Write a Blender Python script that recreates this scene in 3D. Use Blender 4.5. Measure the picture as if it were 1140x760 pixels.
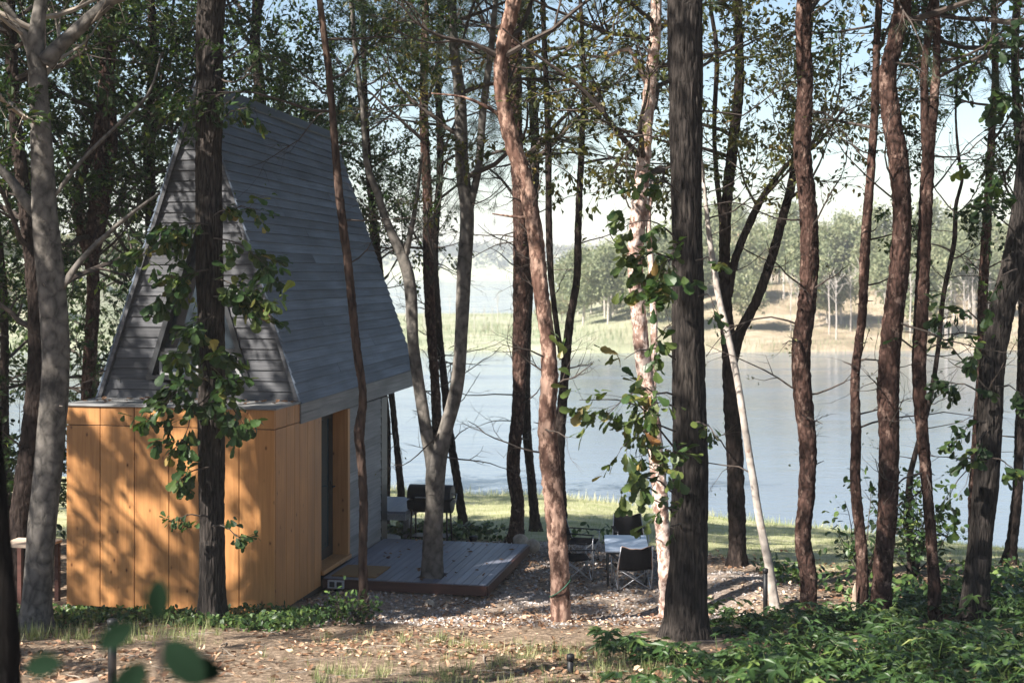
import bpy, math, random
import numpy as np
from mathutils import Vector
rng = np.random.default_rng(7)
random.seed(7)
R = math.radians
# ------------------------------------------------------------------ scene
sc = bpy.context.scene
for o in list(bpy.data.objects): bpy.data.objects.remove(o)
COL = sc.collection
ZE = 7.7                 # eye height above the lake
F = 1583.0               # focal length in pixels of the 1140 px wide photograph
cam = bpy.data.cameras.new('camera'); camo = bpy.data.objects.new('camera', cam); COL.objects.link(camo)
camo.location = (0, 0, ZE); camo.rotation_euler = (R(90), 0, 0)
cam.lens = 50; cam.sensor_width = 36; cam.shift_y = -85/1140
cam.clip_start = .05; cam.clip_end = 6000
cam.dof.use_dof = True; cam.dof.focus_distance = 17.8; cam.dof.aperture_fstop = 2.2
sc.camera = camo
SUN_AZ, SUN_EL = 53, 42   # degrees to the left of straight behind the camera / above the horizon
S = Vector((-math.sin(R(SUN_AZ))*math.cos(R(SUN_EL)), -math.cos(R(SUN_AZ))*math.cos(R(SUN_EL)), math.sin(R(SUN_EL))))
sl = bpy.data.lights.new('sun', 'SUN'); slo = bpy.data.objects.new('sun', sl); COL.objects.link(slo)
sl.energy = 5.0; sl.angle = R(.5); sl.color = (1, .94, .85)
slo.rotation_euler = S.to_track_quat('Z', 'Y').to_euler(); slo.location = (-30, -30, 60)
W = bpy.data.worlds.new('World'); sc.world = W; W.use_nodes = True
wn = W.node_tree.nodes; wl = W.node_tree.links
sky = wn.new('ShaderNodeTexSky'); sky.sky_type = 'NISHITA'; sky.sun_disc = False
sky.sun_elevation = R(SUN_EL); sky.sun_rotation = R(180+SUN_AZ)
sky.air_density = 1.15; sky.dust_density = .6; sky.ozone_density = 2.6
wl.new(sky.outputs[0], wn['Background'].inputs[0]); wn['Background'].inputs[1].default_value = .054
vs = sc.view_settings; vs.view_transform = 'Standard'; vs.look = 'None'; vs.gamma = 1; vs.exposure = 1.6; vs.use_curve_mapping = False
sc.cycles.max_bounces = 6; sc.cycles.transparent_max_bounces = 6; sc.cycles.volume_bounces = 1
sc.cycles.use_denoising = True

# ------------------------------------------------------------------ helpers
def P(px, py, d):
    return np.array((d*(px-570)/F, d, ZE - d*(py-295)/F))
def sm(a, b, x):
    t = np.clip((x-a)/(b-a), 0, 1); return t*t*(3-2*t)
def wav(x, y, f, s=0):
    return (np.sin(x*f+1.3*s+1.7*np.sin(y*f*.7+s)) + np.sin(y*f*1.13+2.1*s+1.3*np.sin(x*f*.8-s)))*.5
def shore(x):
    x = np.asarray(x, float)
    near = np.where(x > 0, 48-.55*x-.02*x*x, 48-.25*x)
    return np.maximum(near, 26)+.35*wav(x, x*0, .9)
def ylawn(x):
    return 24.6-2.9*sm(.5, 4.5, np.asarray(x, float))+.35*wav(np.asarray(x, float), 0*np.asarray(x, float), 1.3, 2)
def ground(x, y):
    x = np.asarray(x, float); y = np.asarray(y, float)
    a = -1.76-.15*np.minimum(y, 18.4)-.02*(np.clip(y, 18.4, 22)-18.4)
    a = np.maximum(a, -4.66)
    yl = 23.2-1.5*sm(.5, 5, x); D = shore(x)
    t = np.clip((y-yl)/(D-yl), 0, None)
    a = np.where(t > 0, a+(-7.72-a)*np.minimum(t, 1), a)
    a = np.where(y > D, -7.72-np.minimum((y-D)*.25, 2.2), a)
    # mound of gravel by the white tree
    a = a+.22*np.exp(-((x-3.1)/.8)**2-((y-19.9)/1.0)**2)
    n = .035*wav(x, y, 2.1)+.02*wav(x, y, 5.3, 1)
    a = a+n*(1-sm(40, 60, y))*sm(0, 1, np.abs(y-16)+.3)
    # far bank
    fb = 122+2.5*wav(x, 0*x, .09, 3)+1.2*wav(x, 0*x, .31, 1)
    up = sm(0, 7, y-fb)
    h = -9.9+2.75*up+.5*sm(6, 40, y-fb)
    right = sm(2, 26, x-(y-126)*.02); left = sm(-34, -48, x-(130-y)*.1)
    h = h+right*(4.2*sm(4, 45, y-fb)+.6*wav(x, y, .11, 4)*sm(0, 30, y-fb))+left*6*sm(3, 40, y-fb)
    mid = (1-right)*(1-left)
    h = h-mid*3.2*sm(196, 216, y)
    hills = sm(800, 900, y)
    h = h*(1-hills)+hills*(7.0+4.5*wav(x, y, .009, 5)+2.5*wav(x, y, .023, 2))
    return ZE+np.where(y > 112, np.maximum(h, np.where(y > fb+.1, -12, -9.9)), a)
def G(x, y): return float(ground(x, y))

def mesh_from(name, V, faces, tint=None):
    me = bpy.data.meshes.new(name)
    V = np.ascontiguousarray(V, np.float32)
    me.vertices.add(len(V)); me.vertices.foreach_set('co', V.ravel())
    nl = sum(f.size for f in faces); npoly = sum(len(f) for f in faces)
    me.loops.add(nl); me.polygons.add(npoly)
    me.loops.foreach_set('vertex_index', np.concatenate([f.ravel() for f in faces]).astype(np.int32))
    tot = np.concatenate([np.full(len(f), f.shape[1], np.int32) for f in faces])
    me.polygons.foreach_set('loop_start', np.concatenate([[0], np.cumsum(tot)[:-1]]).astype(np.int32))
    try: me.polygons.foreach_set('loop_total', tot)
    except Exception: pass
    if tint is not None:
        at = me.attributes.new('tint', 'FLOAT', 'POINT'); at.data.foreach_set('value', np.ascontiguousarray(tint, np.float32))
    me.polygons.foreach_set('use_smooth', np.zeros(npoly, bool))
    me.update(calc_edges=True); me.validate()
    return me

class Geo:
    def __init__(s): s.V = []; s.T = []; s.Fs = {}; s.n = 0
    def add(s, V, F_, tint=0.5):
        V = np.asarray(V, float).reshape(-1, 3)
        s.V.append(V)
        s.T.append(np.broadcast_to(np.asarray(tint, float), (len(V),)) if np.ndim(tint) == 0 else np.asarray(tint, float))
        if not isinstance(F_, (list, tuple)): F_ = [F_]
        for f in F_:
            f = np.asarray(f, int)
            if f.ndim == 1: f = f[None]
            s.Fs.setdefault(f.shape[1], []).append(f+s.n)
        s.n += len(V)
    def box(s, x0, x1, y0, y1, z0, z1, tint=.5):
        V = [(x, y, z) for z in (z0, z1) for y in (y0, y1) for x in (x0, x1)]
        s.hexa(V, tint)
    def hexa(s, V, tint=.5):   # order: bottom (x0y0,x1y0,x0y1,x1y1) then top
        s.add(V, np.array([(0, 2, 3, 1), (4, 5, 7, 6), (0, 1, 5, 4), (2, 6, 7, 3), (0, 4, 6, 2), (1, 3, 7, 5)]), tint)
    def quad(s, a, b, c, d, tint=.5): s.add([a, b, c, d], np.array([(0, 1, 2, 3)]), tint)
    def tube(s, pts, rad, k=8, tint=.5, noise=0, cap=True):
        pts = np.asarray(pts, float); n = len(pts); rad = np.broadcast_to(np.asarray(rad, float), (n,))
        t = np.gradient(pts, axis=0); t /= np.linalg.norm(t, axis=1)[:, None]+1e-9
        ref = np.array((0, 0, 1.)) if abs(t[:, 2]).mean() < .7 else np.array((1., 0, 0))
        u = np.cross(t, ref); u /= np.linalg.norm(u, axis=1)[:, None]+1e-9; v = np.cross(t, u)
        a = np.arange(k)*2*np.pi/k
        rr = rad[:, None]*np.ones(k)
        if noise:
            ph = rng.uniform(0, 6, 6); h = np.cumsum(np.r_[0, np.linalg.norm(np.diff(pts, axis=0), axis=1)])
            lob = np.sin(3*a[None]+ph[0]+.9*h[:, None])*.4+np.sin(2*a[None]+ph[1]-1.7*h[:, None])*.6+np.sin(5*a[None]+ph[2]+3.1*h[:, None])*.35
            rr = rr*(1+noise*lob+noise*.9*rng.normal(0, .5, rr.shape)+noise*.7*np.sin(h*4.3+ph[3])[:, None])
        V = pts[:, None]+rr[..., None]*(np.cos(a)[None, :, None]*u[:, None]+np.sin(a)[None, :, None]*v[:, None])
        i = np.arange(n-1)[:, None]*k; j = np.arange(k)[None]; j2 = (j+1) % k
        Q = np.stack([i+j, i+j2, i+k+j2, i+k+j], -1).reshape(-1, 4)
        fs = [Q]
        if cap: fs += [np.arange(k)[None, ::-1], (np.arange(k)+(n-1)*k)[None]]
        s.add(V.reshape(-1, 3), fs, tint)
    def bark(s, pts, rad, kind, k=44):
        pts = np.asarray(pts, float); n = len(pts)
        t = np.gradient(pts, axis=0); t /= np.linalg.norm(t, axis=1)[:, None]+1e-9
        u = np.cross(t, np.array((1., 0, 0))); u /= np.linalg.norm(u, axis=1)[:, None]+1e-9; v = np.cross(t, u)
        a = np.arange(k)*2*np.pi/k; h = np.cumsum(np.r_[0, np.linalg.norm(np.diff(pts, axis=0), axis=1)])
        r0 = float(np.median(rad)); circ = 2*np.pi*r0
        def vn(cw, ch, tw=0.):      # value noise periodic round the trunk, cells cw by ch metres
            na = max(4, int(circ/cw)); nh = int(h[-1]/ch)+3; g_ = rng.random((nh, na))
            A = (a[None]/(2*np.pi)+tw*np.sin(h*2.1)[:, None])*na % na; H_ = h[:, None]/ch+0*A
            i = np.floor(H_).astype(int); j = np.floor(A).astype(int); fi = H_-i; fj = A-j; fi = fi*fi*(3-2*fi); fj = fj*fj*(3-2*fj); j2 = (j+1) % na; j = j % na
            return (g_[i, j]*(1-fj)+g_[i, j2]*fj)*(1-fi)+(g_[i+1, j]*(1-fj)+g_[i+1, j2]*fj)*fi
        big = .05*(vn(.2, .45)-.5)+.05*(vn(.3, .25)-.5)
        if kind == 'furrow': rel = -.9*np.maximum(0, 1-np.abs(vn(.035, .22, .02)-.5)*7)+.35*(vn(.02, .06)-.5); amp = .021
        elif kind == 'plate': rel = 1.1*(vn(.05, .055)-.5)+.9*(vn(.025, .03)-.5); amp = .015
        else: rel = .8*(vn(.12, .05)-.5)+.4*(vn(.05, .03)-.5); amp = .005
        ph = rng.uniform(0, 6, 3); lob = .05*np.sin(2*a[None]+ph[0]-1.1*h[:, None])+.035*np.sin(3*a[None]+ph[1]+.7*h[:, None])
        nr_ = 5 if r0 > .1 else 4
        root_ = np.exp(-np.maximum(h[:, None]-.12, 0)/.16)*(.08+.22*np.maximum(0, np.sin(nr_*a[None]+ph[2]+.8*np.sin(a[None]+ph[0]))))
        rr = rad[:, None]*(1+lob+big+root_)+np.minimum(amp, rad[:, None]*.16)*rel
        V = pts[:, None]+rr[..., None]*(np.cos(a)[None, :, None]*u[:, None]+np.sin(a)[None, :, None]*v[:, None])
        i = np.arange(n-1)[:, None]*k; j = np.arange(k)[None]; j2 = (j+1) % k
        s.add(V.reshape(-1, 3), [np.stack([i+j, i+j2, i+k+j2, i+k+j], -1).reshape(-1, 4), np.arange(k)[None, ::-1], (np.arange(k)+(n-1)*k)[None]])
    def tubes(s, PP, RR, k=4, tint=.5):          # PP (B,n,3), RR (B,n): many twigs at once
        B, n, _ = PP.shape
        if B == 0: return
        t = np.gradient(PP, axis=1); t /= np.linalg.norm(t, axis=2)[..., None]+1e-9
        ref = np.where(np.abs(t[..., 2:3]) < .8, np.array((0, 0, 1.)), np.array((1., 0, 0)))
        u = np.cross(t, ref); u /= np.linalg.norm(u, axis=2)[..., None]+1e-9; v = np.cross(t, u)
        a = np.arange(k)*2*np.pi/k
        V = PP[:, :, None]+RR[:, :, None, None]*(np.cos(a)[None, None, :, None]*u[:, :, None]+np.sin(a)[None, None, :, None]*v[:, :, None])
        b = (np.arange(B)*n*k)[:, None, None]; i = (np.arange(n-1)*k)[None, :, None]; j = np.arange(k)[None, None]; j2 = (j+1) % k
        Q = np.stack([b+i+j, b+i+j2, b+i+k+j2, b+i+k+j], -1).reshape(-1, 4)
        s.add(V.reshape(-1, 3), Q, tint)
    def place(s, tpl, pos, ax, nr, size, tint):  # many copies of a leaf template
        TV, TF = tpl; N = len(pos)
        if N == 0: return
        ax = ax/(np.linalg.norm(ax, axis=1)[:, None]+1e-9)
        sd = np.cross(nr, ax); sd /= np.linalg.norm(sd, axis=1)[:, None]+1e-9
        nr = np.cross(ax, sd)
        size = np.broadcast_to(size, (N,))
        V = pos[:, None]+size[:, None, None]*(TV[None, :, 1:2]*ax[:, None]+TV[None, :, 0:1]*sd[:, None]+TV[None, :, 2:3]*nr[:, None])
        m = len(TV); off = (np.arange(N)*m)[:, None, None]
        s.add(V.reshape(-1, 3), [(f[None]+off).reshape(-1, f.shape[1]) for f in TF], np.repeat(np.broadcast_to(tint, (N,)), m))
    def build(s, name, mat, parent=None, smooth=False, bevel=0, local=None):
        V = np.concatenate(s.V)
        if local is not None: V = V-np.asarray(local)
        fs = [np.concatenate(f) for f in s.Fs.values()]
        me = mesh_from(name, V, fs, np.concatenate(s.T))
        if mat: me.materials.append(mat)
        if smooth: me.polygons.foreach_set('use_smooth', np.ones(len(me.polygons), bool))
        o = bpy.data.objects.new(name, me); COL.objects.link(o)
        if parent: o.parent = parent
        if bevel:
            m = o.modifiers.new('bevel', 'BEVEL'); m.width = bevel; m.segments = 2; m.limit_method = 'ANGLE'
        return o

def tag(o, label=None, cat=None, group=None, kind=None):
    if label: o['label'] = label
    if cat: o['category'] = cat
    if group: o['group'] = group
    if kind: o['kind'] = kind
    return o
def empty(name, loc, label, cat, group=None, rz=0):
    o = bpy.data.objects.new(name, None); COL.objects.link(o); o.location = [float(c) for c in loc]; o.rotation_euler = (0, 0, rz)
    o.empty_display_size = .1
    return tag(o, label, cat, group)
def copy_tree(o, parent=None):
    c = o.copy(); COL.objects.link(c); c.parent = parent
    for ch in list(o.children): copy_tree(ch, c)
    return c

# leaf templates: x across, y along, z up
def T(v, *f): return np.array(v, float), [np.array(a) for a in f]
LEAF = T([(0, 0, 0), (.27, .42, .07), (0, 1, -.06), (-.27, .42, .07)], [(0, 1, 2, 3)])
NEEDLE = T([(-.012, 0, 0), (.012, 0, 0), (.008, 1, 0), (-.008, 1, 0)], [(0, 1, 2, 3)])
def outline_leaf(pts, droop=.12, fold=.12):
    v = [(0, 0, 0), (0, .3, .02), (0, .65, 0), (0, 1, -droop)]
    v = [(0, y, -droop*y*y*1.0) for y in (0, .3, .62, 1)]
    n = len(pts); f3 = []; f4 = []
    for sgn in (1, -1):
        b = len(v)
        v += [(sgn*x, y, fold*abs(x)-droop*y*y) for x, y in pts]
        chain = [0]+[b+i for i in range(n)]+[3]
        ys = [v[c][1] for c in chain]
        mids = [0, 1, 2, 3]
        for i in range(len(chain)-1):
            ym = (ys[i]+ys[i+1])/2
            mi = 1 if ym < .5 else 2
            f3.append((chain[i], chain[i+1], mi) if sgn > 0 else (chain[i+1], chain[i], mi))
        f3.append((0, 1, 1)) if False else None
        k = max(i for i in range(len(chain)-1) if (ys[i]+ys[i+1])/2 < .5)
        f3.append((chain[k+1], 2, 1) if sgn > 0 else (2, chain[k+1], 1))
    f3 = [t for t in f3 if len(set(t)) == 3]
    return np.array(v, float), [np.array(f3)]
OAK = outline_leaf([(.07, .12), (.17, .28), (.15, .38), (.27, .52), (.24, .6), (.33, .74), (.22, .92)], .15, .15)
OVAL = outline_leaf([(.16, .12), (.29, .36), (.3, .56), (.2, .84)], .14, .12)
def palm_leaf(lobes):
    v = [(0, 0, 0)]; f = []
    n = len(lobes)
    for i, (a, r) in enumerate(lobes):
        for da, q in ((-17, .52), (-9, .8), (0, 1), (9, .8), (17, .52)):
            rr = r*q; an = R(a+da)
            v.append((rr*math.sin(an), rr*math.cos(an), .05*(1 if abs(da) > 10 else 0)-.22*rr*rr))
        if i < n-1:
            an = R((a+lobes[i+1][0])/2); v.append((.36*math.sin(an), .36*math.cos(an), .06))
    for i in range(1, len(v)-1): f.append((0, i, i+1))
    return np.array(v, float), [np.array(f)]
PALM = palm_leaf([(-118, .55), (-62, .85), (0, 1), (62, .85), (118, .55)])
BLADE = T([(-.03, 0, 0), (.03, 0, 0), (.022, .55, .06), (-.022, .55, .06), (0, 1, .24)], [(0, 1, 2, 3)], [(3, 2, 4)])
DRY = T([(0, 0, 0), (.3, .3, .16), (.22, .75, .2), (0, 1, .05), (-.25, .7, .14), (-.32, .35, .1), (0, .5, -.02)],
        [(0, 1, 6), (1, 2, 6), (2, 3, 6), (3, 4, 6), (4, 5, 6), (5, 0, 6)])
ROCK = T([(0, 0, .5), (.5, .1, .05), (.1, .55, 0), (-.5, .1, .1), (-.1, -.5, 0), (.3, -.35, .22), (0, 0, -.4)],
         [(0, 1, 2), (0, 2, 3), (0, 3, 4), (0, 4, 5), (0, 5, 1), (6, 2, 1), (6, 3, 2), (6, 4, 3), (6, 1, 5), (6, 5, 4)])

def unit(n):
    v = rng.normal(size=(n, 3)); return v/np.linalg.norm(v, axis=1)[:, None]

# ------------------------------------------------------------------ materials
def newmat(name):
    m = bpy.data.materials.new(name); m.use_nodes = True
    return m, m.node_tree.nodes, m.node_tree.links, m.node_tree.nodes['Principled BSDF']
def node(N, t, **kw):
    n = N.new('ShaderNode'+t)
    for k, v in kw.items():
        if k in n.inputs: n.inputs[k].default_value = v
        else: setattr(n, k, v)
    return n
def ramp(N, stops):
    r = N.new('ShaderNodeValToRGB'); e = r.color_ramp.elements
    while len(e) > 1: e.remove(e[-1])
    for i, (p, c) in enumerate(stops):
        el = e[0] if i == 0 else e.new(p)
        el.position = p; el.color = (*c, 1)
    return r
def coords(N, L, scale, space='Object', rot=(0, 0, 0)):
    tc = N.new('ShaderNodeTexCoord'); mp = N.new('ShaderNodeMapping')
    mp.inputs['Scale'].default_value = scale; mp.inputs['Rotation'].default_value = rot
    L.new(tc.outputs[space], mp.inputs['Vector']); return mp.outputs[0]
def bump(N, L, h, bsdf, strength, dist=.02):
    b = node(N, 'Bump', Strength=strength, Distance=dist); L.new(h, b.inputs['Height']); L.new(b.outputs[0], bsdf.inputs['Normal']); return b
def mixc(N, L, fac, a, b, blend='MIX'):
    m = N.new('ShaderNodeMix'); m.data_type = 'RGBA'; m.blend_type = blend
    for sck, v in ((m.inputs[0], fac), (m.inputs[6], a), (m.inputs[7], b)):
        if hasattr(v, 'links'): L.new(v, sck)
        elif isinstance(v, (int, float)): sck.default_value = v
        else: sck.default_value = (*v, 1)
    return m.outputs[2]

def m_leaf(name, stops, trans=.35, rough=.5, tcol=(.9, 1.0, .35), spec=.35):
    m, N, L, b = newmat(name)
    at = node(N, 'Attribute', attribute_name='tint'); r = ramp(N, stops); L.new(at.outputs['Fac'], r.inputs[0])
    L.new(r.outputs[0], b.inputs['Base Color']); b.inputs['Roughness'].default_value = rough; b.inputs['Specular IOR Level'].default_value = spec
    if trans:
        t = N.new('ShaderNodeBsdfTranslucent'); L.new(mixc(N, L, 1, r.outputs[0], tcol, 'MULTIPLY'), t.inputs[0])
        mx = node(N, 'MixShader', Fac=trans); L.new(b.outputs[0], mx.inputs[1]); L.new(t.outputs[0], mx.inputs[2])
        L.new(mx.outputs[0], N['Material Output'].inputs[0])
    return m
def m_bark(name, dark, light, sc_=(16, 16, 2.6), strength=.9, patch=None, pthr=.55, pscale=(5, 5, 2.2)):
    m, N, L, b = newmat(name)
    v = coords(N, L, sc_)
    n1 = node(N, 'TexNoise', Scale=1.0, Detail=6, Roughness=.62, Distortion=.5); L.new(v, n1.inputs['Vector'])
    vo = node(N, 'TexVoronoi', Scale=.8); vo.feature = 'DISTANCE_TO_EDGE'; L.new(v, vo.inputs['Vector'])
    h = node(N, 'Math', operation='MULTIPLY_ADD'); L.new(vo.outputs['Distance'], h.inputs[0]); h.inputs[1].default_value = .9; L.new(n1.outputs[0], h.inputs[2])
    r = ramp(N, [(.36, dark), (.62, tuple((a+c)/2 for a, c in zip(dark, light))), (.95, light)]); L.new(h.outputs[0], r.inputs[0])
    col = r.outputs[0]
    n2 = node(N, 'TexNoise', Scale=1.0, Detail=4, Roughness=.6); L.new(coords(N, L, (1.2, 1.2, .8)), n2.inputs['Vector'])
    r2 = ramp(N, [(.3, (.72, .72, .74)), (.7, (1.25, 1.2, 1.15))]); L.new(n2.outputs[0], r2.inputs[0])
    col = mixc(N, L, 1, col, r2.outputs[0], 'MULTIPLY')
    if patch:
        n3 = node(N, 'TexNoise', Scale=1.0, Detail=5, Roughness=.7); L.new(coords(N, L, pscale), n3.inputs['Vector'])
        r3 = ramp(N, [(pthr-.05, (0, 0, 0)), (pthr+.05, (1, 1, 1))]); L.new(n3.outputs[0], r3.inputs[0])
        col = mixc(N, L, r3.outputs[0], col, patch)
    L.new(col, b.inputs['Base Color']); b.inputs['Roughness'].default_value = .9; b.inputs['Specular IOR Level'].default_value = 0
    bump(N, L, h.outputs[0], b, strength, .03)
    return m
def m_wood(name, c0, c1, grain, knots=True, rough=.6, varia=.35, spec=.35, knotcol=None):
    # grain: mapping scale, small along the boards
    m, N, L, b = newmat(name)
    at = node(N, 'Attribute', attribute_name='tint')
    tc = N.new('ShaderNodeTexCoord'); cb = N.new('ShaderNodeCombineXYZ')
    mu = node(N, 'Math', operation='MULTIPLY'); L.new(at.outputs['Fac'], mu.inputs[0]); mu.inputs[1].default_value = 37.0
    for i in range(3): L.new(mu.outputs[0], cb.inputs[i])
    ad = N.new('ShaderNodeVectorMath'); ad.operation = 'ADD'; L.new(tc.outputs['Object'], ad.inputs[0]); L.new(cb.outputs[0], ad.inputs[1])
    mp = N.new('ShaderNodeMapping'); mp.inputs['Scale'].default_value = grain; L.new(ad.outputs[0], mp.inputs['Vector'])
    n1 = node(N, 'TexNoise', Scale=1.0, Detail=7, Roughness=.6, Distortion=.6); L.new(mp.outputs[0], n1.inputs['Vector'])
    r = ramp(N, [(.25, c0), (.75, c1)]); L.new(n1.outputs[0], r.inputs[0])
    n2 = node(N, 'TexNoise', Scale=.9, Detail=3); L.new(ad.outputs[0], n2.inputs['Vector'])
    r2 = ramp(N, [(.3, (1-varia*.6,)*3), (.7, (1+varia*.5,)*3)]); L.new(n2.outputs[0], r2.inputs[0])
    col = mixc(N, L, 1, r.outputs[0], r2.outputs[0], 'MULTIPLY')
    wn_ = node(N, 'TexWhiteNoise', noise_dimensions='1D'); L.new(mu.outputs[0], wn_.inputs['W'])
    r4 = ramp(N, [(0, (1-varia*.5,)*3), (1, (1+varia*.35,)*3)]); L.new(wn_.outputs['Value'], r4.inputs[0])
    col = mixc(N, L, 1, col, r4.outputs[0], 'MULTIPLY')
    if knots:
        mk = N.new('ShaderNodeMapping'); g = np.array(grain, float); g = g/g.max(); mk.inputs['Scale'].default_value = tuple(5.0*np.where(g < .5, .75, 1.3)); L.new(ad.outputs[0], mk.inputs['Vector'])
        vo = node(N, 'TexVoronoi', Scale=1.0, Randomness=1.0); L.new(mk.outputs[0], vo.inputs['Vector'])
        rk = ramp(N, [(.05, (1, 1, 1)), (.09, (.35, .35, .35)), (.16, (0, 0, 0))]); L.new(vo.outputs['Distance'], rk.inputs[0])
        col = mixc(N, L, rk.outputs[0], col, knotcol or tuple(.35*c for c in c0))
    L.new(col, b.inputs['Base Color']); b.inputs['Roughness'].default_value = rough; b.inputs['Specular IOR Level'].default_value = spec
    bump(N, L, n1.outputs[0], b, .25, .004)
    return m
def m_plain(name, c, rough=.5, metal=0, noise=.12, nscale=30, bumps=0, spec=.5):
    m, N, L, b = newmat(name)
    n1 = node(N, 'TexNoise', Scale=nscale, Detail=4); L.new(coords(N, L, (1, 1, 1)), n1.inputs['Vector'])
    r = ramp(N, [(.3, tuple(x*(1-noise) for x in c)), (.7, tuple(min(1, x*(1+noise)) for x in c))]); L.new(n1.outputs[0], r.inputs[0])
    L.new(r.outputs[0], b.inputs['Base Color']); b.inputs['Roughness'].default_value = rough; b.inputs['Metallic'].default_value = metal; b.inputs['Specular IOR Level'].default_value = spec
    if bumps: bump(N, L, n1.outputs[0], b, bumps, .01)
    return m
def m_glass(name, tint=(.02, .03, .04)):
    m, N, L, b = newmat(name)
    b.inputs['Base Color'].default_value = (*tint, 1); b.inputs['Roughness'].default_value = .03
    b.inputs['Specular IOR Level'].default_value = .25; b.inputs['Coat Weight'].default_value = .05; b.inputs['Coat Roughness'].default_value = .02
    n1 = node(N, 'TexNoise', Scale=1.4, Detail=2); L.new(coords(N, L, (1, 1, 1)), n1.inputs['Vector']); bump(N, L, n1.outputs[0], b, .05, .02)
    return m

M = {}
M['green'] = m_leaf('green leaves', [(0, (.012, .028, .010)), (.5, (.028, .058, .018)), (.85, (.085, .13, .03)), (1, (.2, .22, .045))], .45)
M['darkleaf'] = m_leaf('dark near leaves', [(0, (.008, .02, .01)), (1, (.02, .035, .016))], .12, .85, (.9, 1, .35), .08)
M['olive'] = m_leaf('olive leaves', [(0, (.03, .045, .014)), (.5, (.075, .085, .024)), (.8, (.17, .15, .04)), (1, (.27, .16, .045))], .45)
M['needle'] = m_leaf('pine needles', [(0, (.02, .04, .025)), (1, (.05, .08, .035))], .2)
M['shoot'] = m_leaf('shoot leaves', [(0, (.022, .05, .018)), (.55, (.05, .095, .028)), (.85, (.14, .17, .045)), (.93, (.3, .24, .08)), (1, (.28, .1, .04))], .4, .38)
M['cover'] = m_leaf('cover leaves', [(0, (.02, .045, .015)), (.55, (.05, .10, .028)), (.85, (.16, .23, .06)), (1, (.34, .38, .13))], .3, .42)
M['dryleaf'] = m_leaf('dry leaves', [(0, (.10, .05, .03)), (.4, (.25, .14, .08)), (.75, (.47, .31, .2)), (1, (.66, .5, .36))], .15, .7, (1, .8, .5))
M['grass'] = m_leaf('grass blades', [(0, (.09, .14, .05)), (.5, (.26, .29, .12)), (1, (.52, .46, .28))], .3, .55)
M['lawngrass'] = m_leaf('lawn blades', [(0, (.17, .22, .08)), (.6, (.36, .38, .2)), (1, (.54, .5, .34))], .3, .6)
M['reed'] = m_leaf('reeds', [(0, (.13, .175, .09)), (.5, (.23, .26, .15)), (1, (.4, .34, .25))], .2, .7)
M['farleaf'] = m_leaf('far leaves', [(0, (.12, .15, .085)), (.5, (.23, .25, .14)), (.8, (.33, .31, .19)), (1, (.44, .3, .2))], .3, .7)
M['hillleaf'] = m_leaf('hill leaves', [(0, (.03, .05, .04)), (.6, (.06, .08, .05)), (1, (.14, .11, .07))], .1, .8)
M['neardark'] = m_bark('black bark', (.006, .006, .006), (.02, .018, .017), (30, 30, 5), .8)
M['furrow'] = m_bark('furrowed bark', (.011, .0105, .0105), (.07, .061, .056), (30, 30, 4.5), 1.0)
M['grey'] = m_bark('grey smooth bark', (.05, .048, .045), (.2, .185, .168), (9, 9, 7), .5, (.045, .042, .04), .62, (3, 3, 2))
M['red'] = m_bark('red pine bark', (.014, .010, .009), (.10, .06, .05), (20, 20, 9), .9, (.2, .135, .11), .6, (9, 9, 6))
M['brown'] = m_bark('brown bark', (.022, .016, .014), (.12, .083, .067), (16, 16, 4), .7)
M['dark'] = m_bark('dark bark', (.010, .008, .008), (.055, .043, .038), (20, 20, 7), .8)
M['pink'] = m_bark('pinkish peeling bark', (.035, .021, .017), (.2, .12, .095), (10, 10, 4), .7, (.34, .225, .175), .52, (8, 8, 4))
M['white'] = m_bark('white bark', (.26, .235, .215), (.52, .475, .43), (5, 5, 7), .3, (.25, .15, .11), .66, (4, 4, 3))
M['peel'] = m_bark('white peeling bark', (.13, .07, .055), (.4, .28, .23), (9, 9, 6), .7, (.58, .46, .4), .5, (12, 12, 9))
M['twig'] = m_plain('twig bark', (.05, .037, .03), .9, 0, .4, 12)
M['paletwig'] = m_plain('pale twig bark', (.26, .22, .18), .9, 0, .35, 8)

# ------------------------------------------------------------------ the ground, one sheet
def axis(parts):
    out = [np.arange(a, b, s) for a, b, s in parts]; return np.concatenate(out+[[parts[-1][1]]])
ys = axis([(-40, 8, 2.5), (8, 27, .16), (27, 56, .5), (56, 112, 7), (112, 134, .8), (134, 230, 4), (230, 620, 30), (620, 1300, 14)])
xs = axis([(-600, -400, 25), (-400, -120, 14), (-120, -40, 4), (-40, -9, 1), (-9, 9, .16), (9, 40, 1), (40, 120, 4), (120, 400, 14), (400, 600, 25)])
XX, YY = np.meshgrid(xs, ys); ZZ = ground(XX, YY)
nx, ny = len(xs), len(ys)
idx = (np.arange(ny-1)[:, None]*nx+np.arange(nx-1)[None]).reshape(-1)
me = mesh_from('ground', np.stack([XX, YY, ZZ], -1).reshape(-1, 3), [np.stack([idx, idx+1, idx+nx+1, idx+nx], -1)])
def pattr(me, name, v):
    a = me.attributes.new(name, 'FLOAT', 'POINT'); a.data.foreach_set('value', np.ascontiguousarray(v, np.float32).ravel())
def lawn_w(x, y): return sm(-.5, .6, y-ylawn(x))*(1-sm(108, 112, y))
def gravel_w(x, y):
    a = sm(16.6, 17.8, y+.25*wav(x, y, 1.1))*sm(-3.4, -2.2, x)*(1-sm(2.4, 3.4, x+.3*wav(x, y, 1.7)))
    b = np.exp(-((x-3.1)/.9)**2-((y-19.9)/1.1)**2)*1.2
    return np.clip(np.maximum(a, b), 0, 1)
pattr(me, 'lawn', lawn_w(XX, YY)); pattr(me, 'gravel', gravel_w(XX, YY)); pattr(me, 'far', sm(112, 114, YY))
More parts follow.
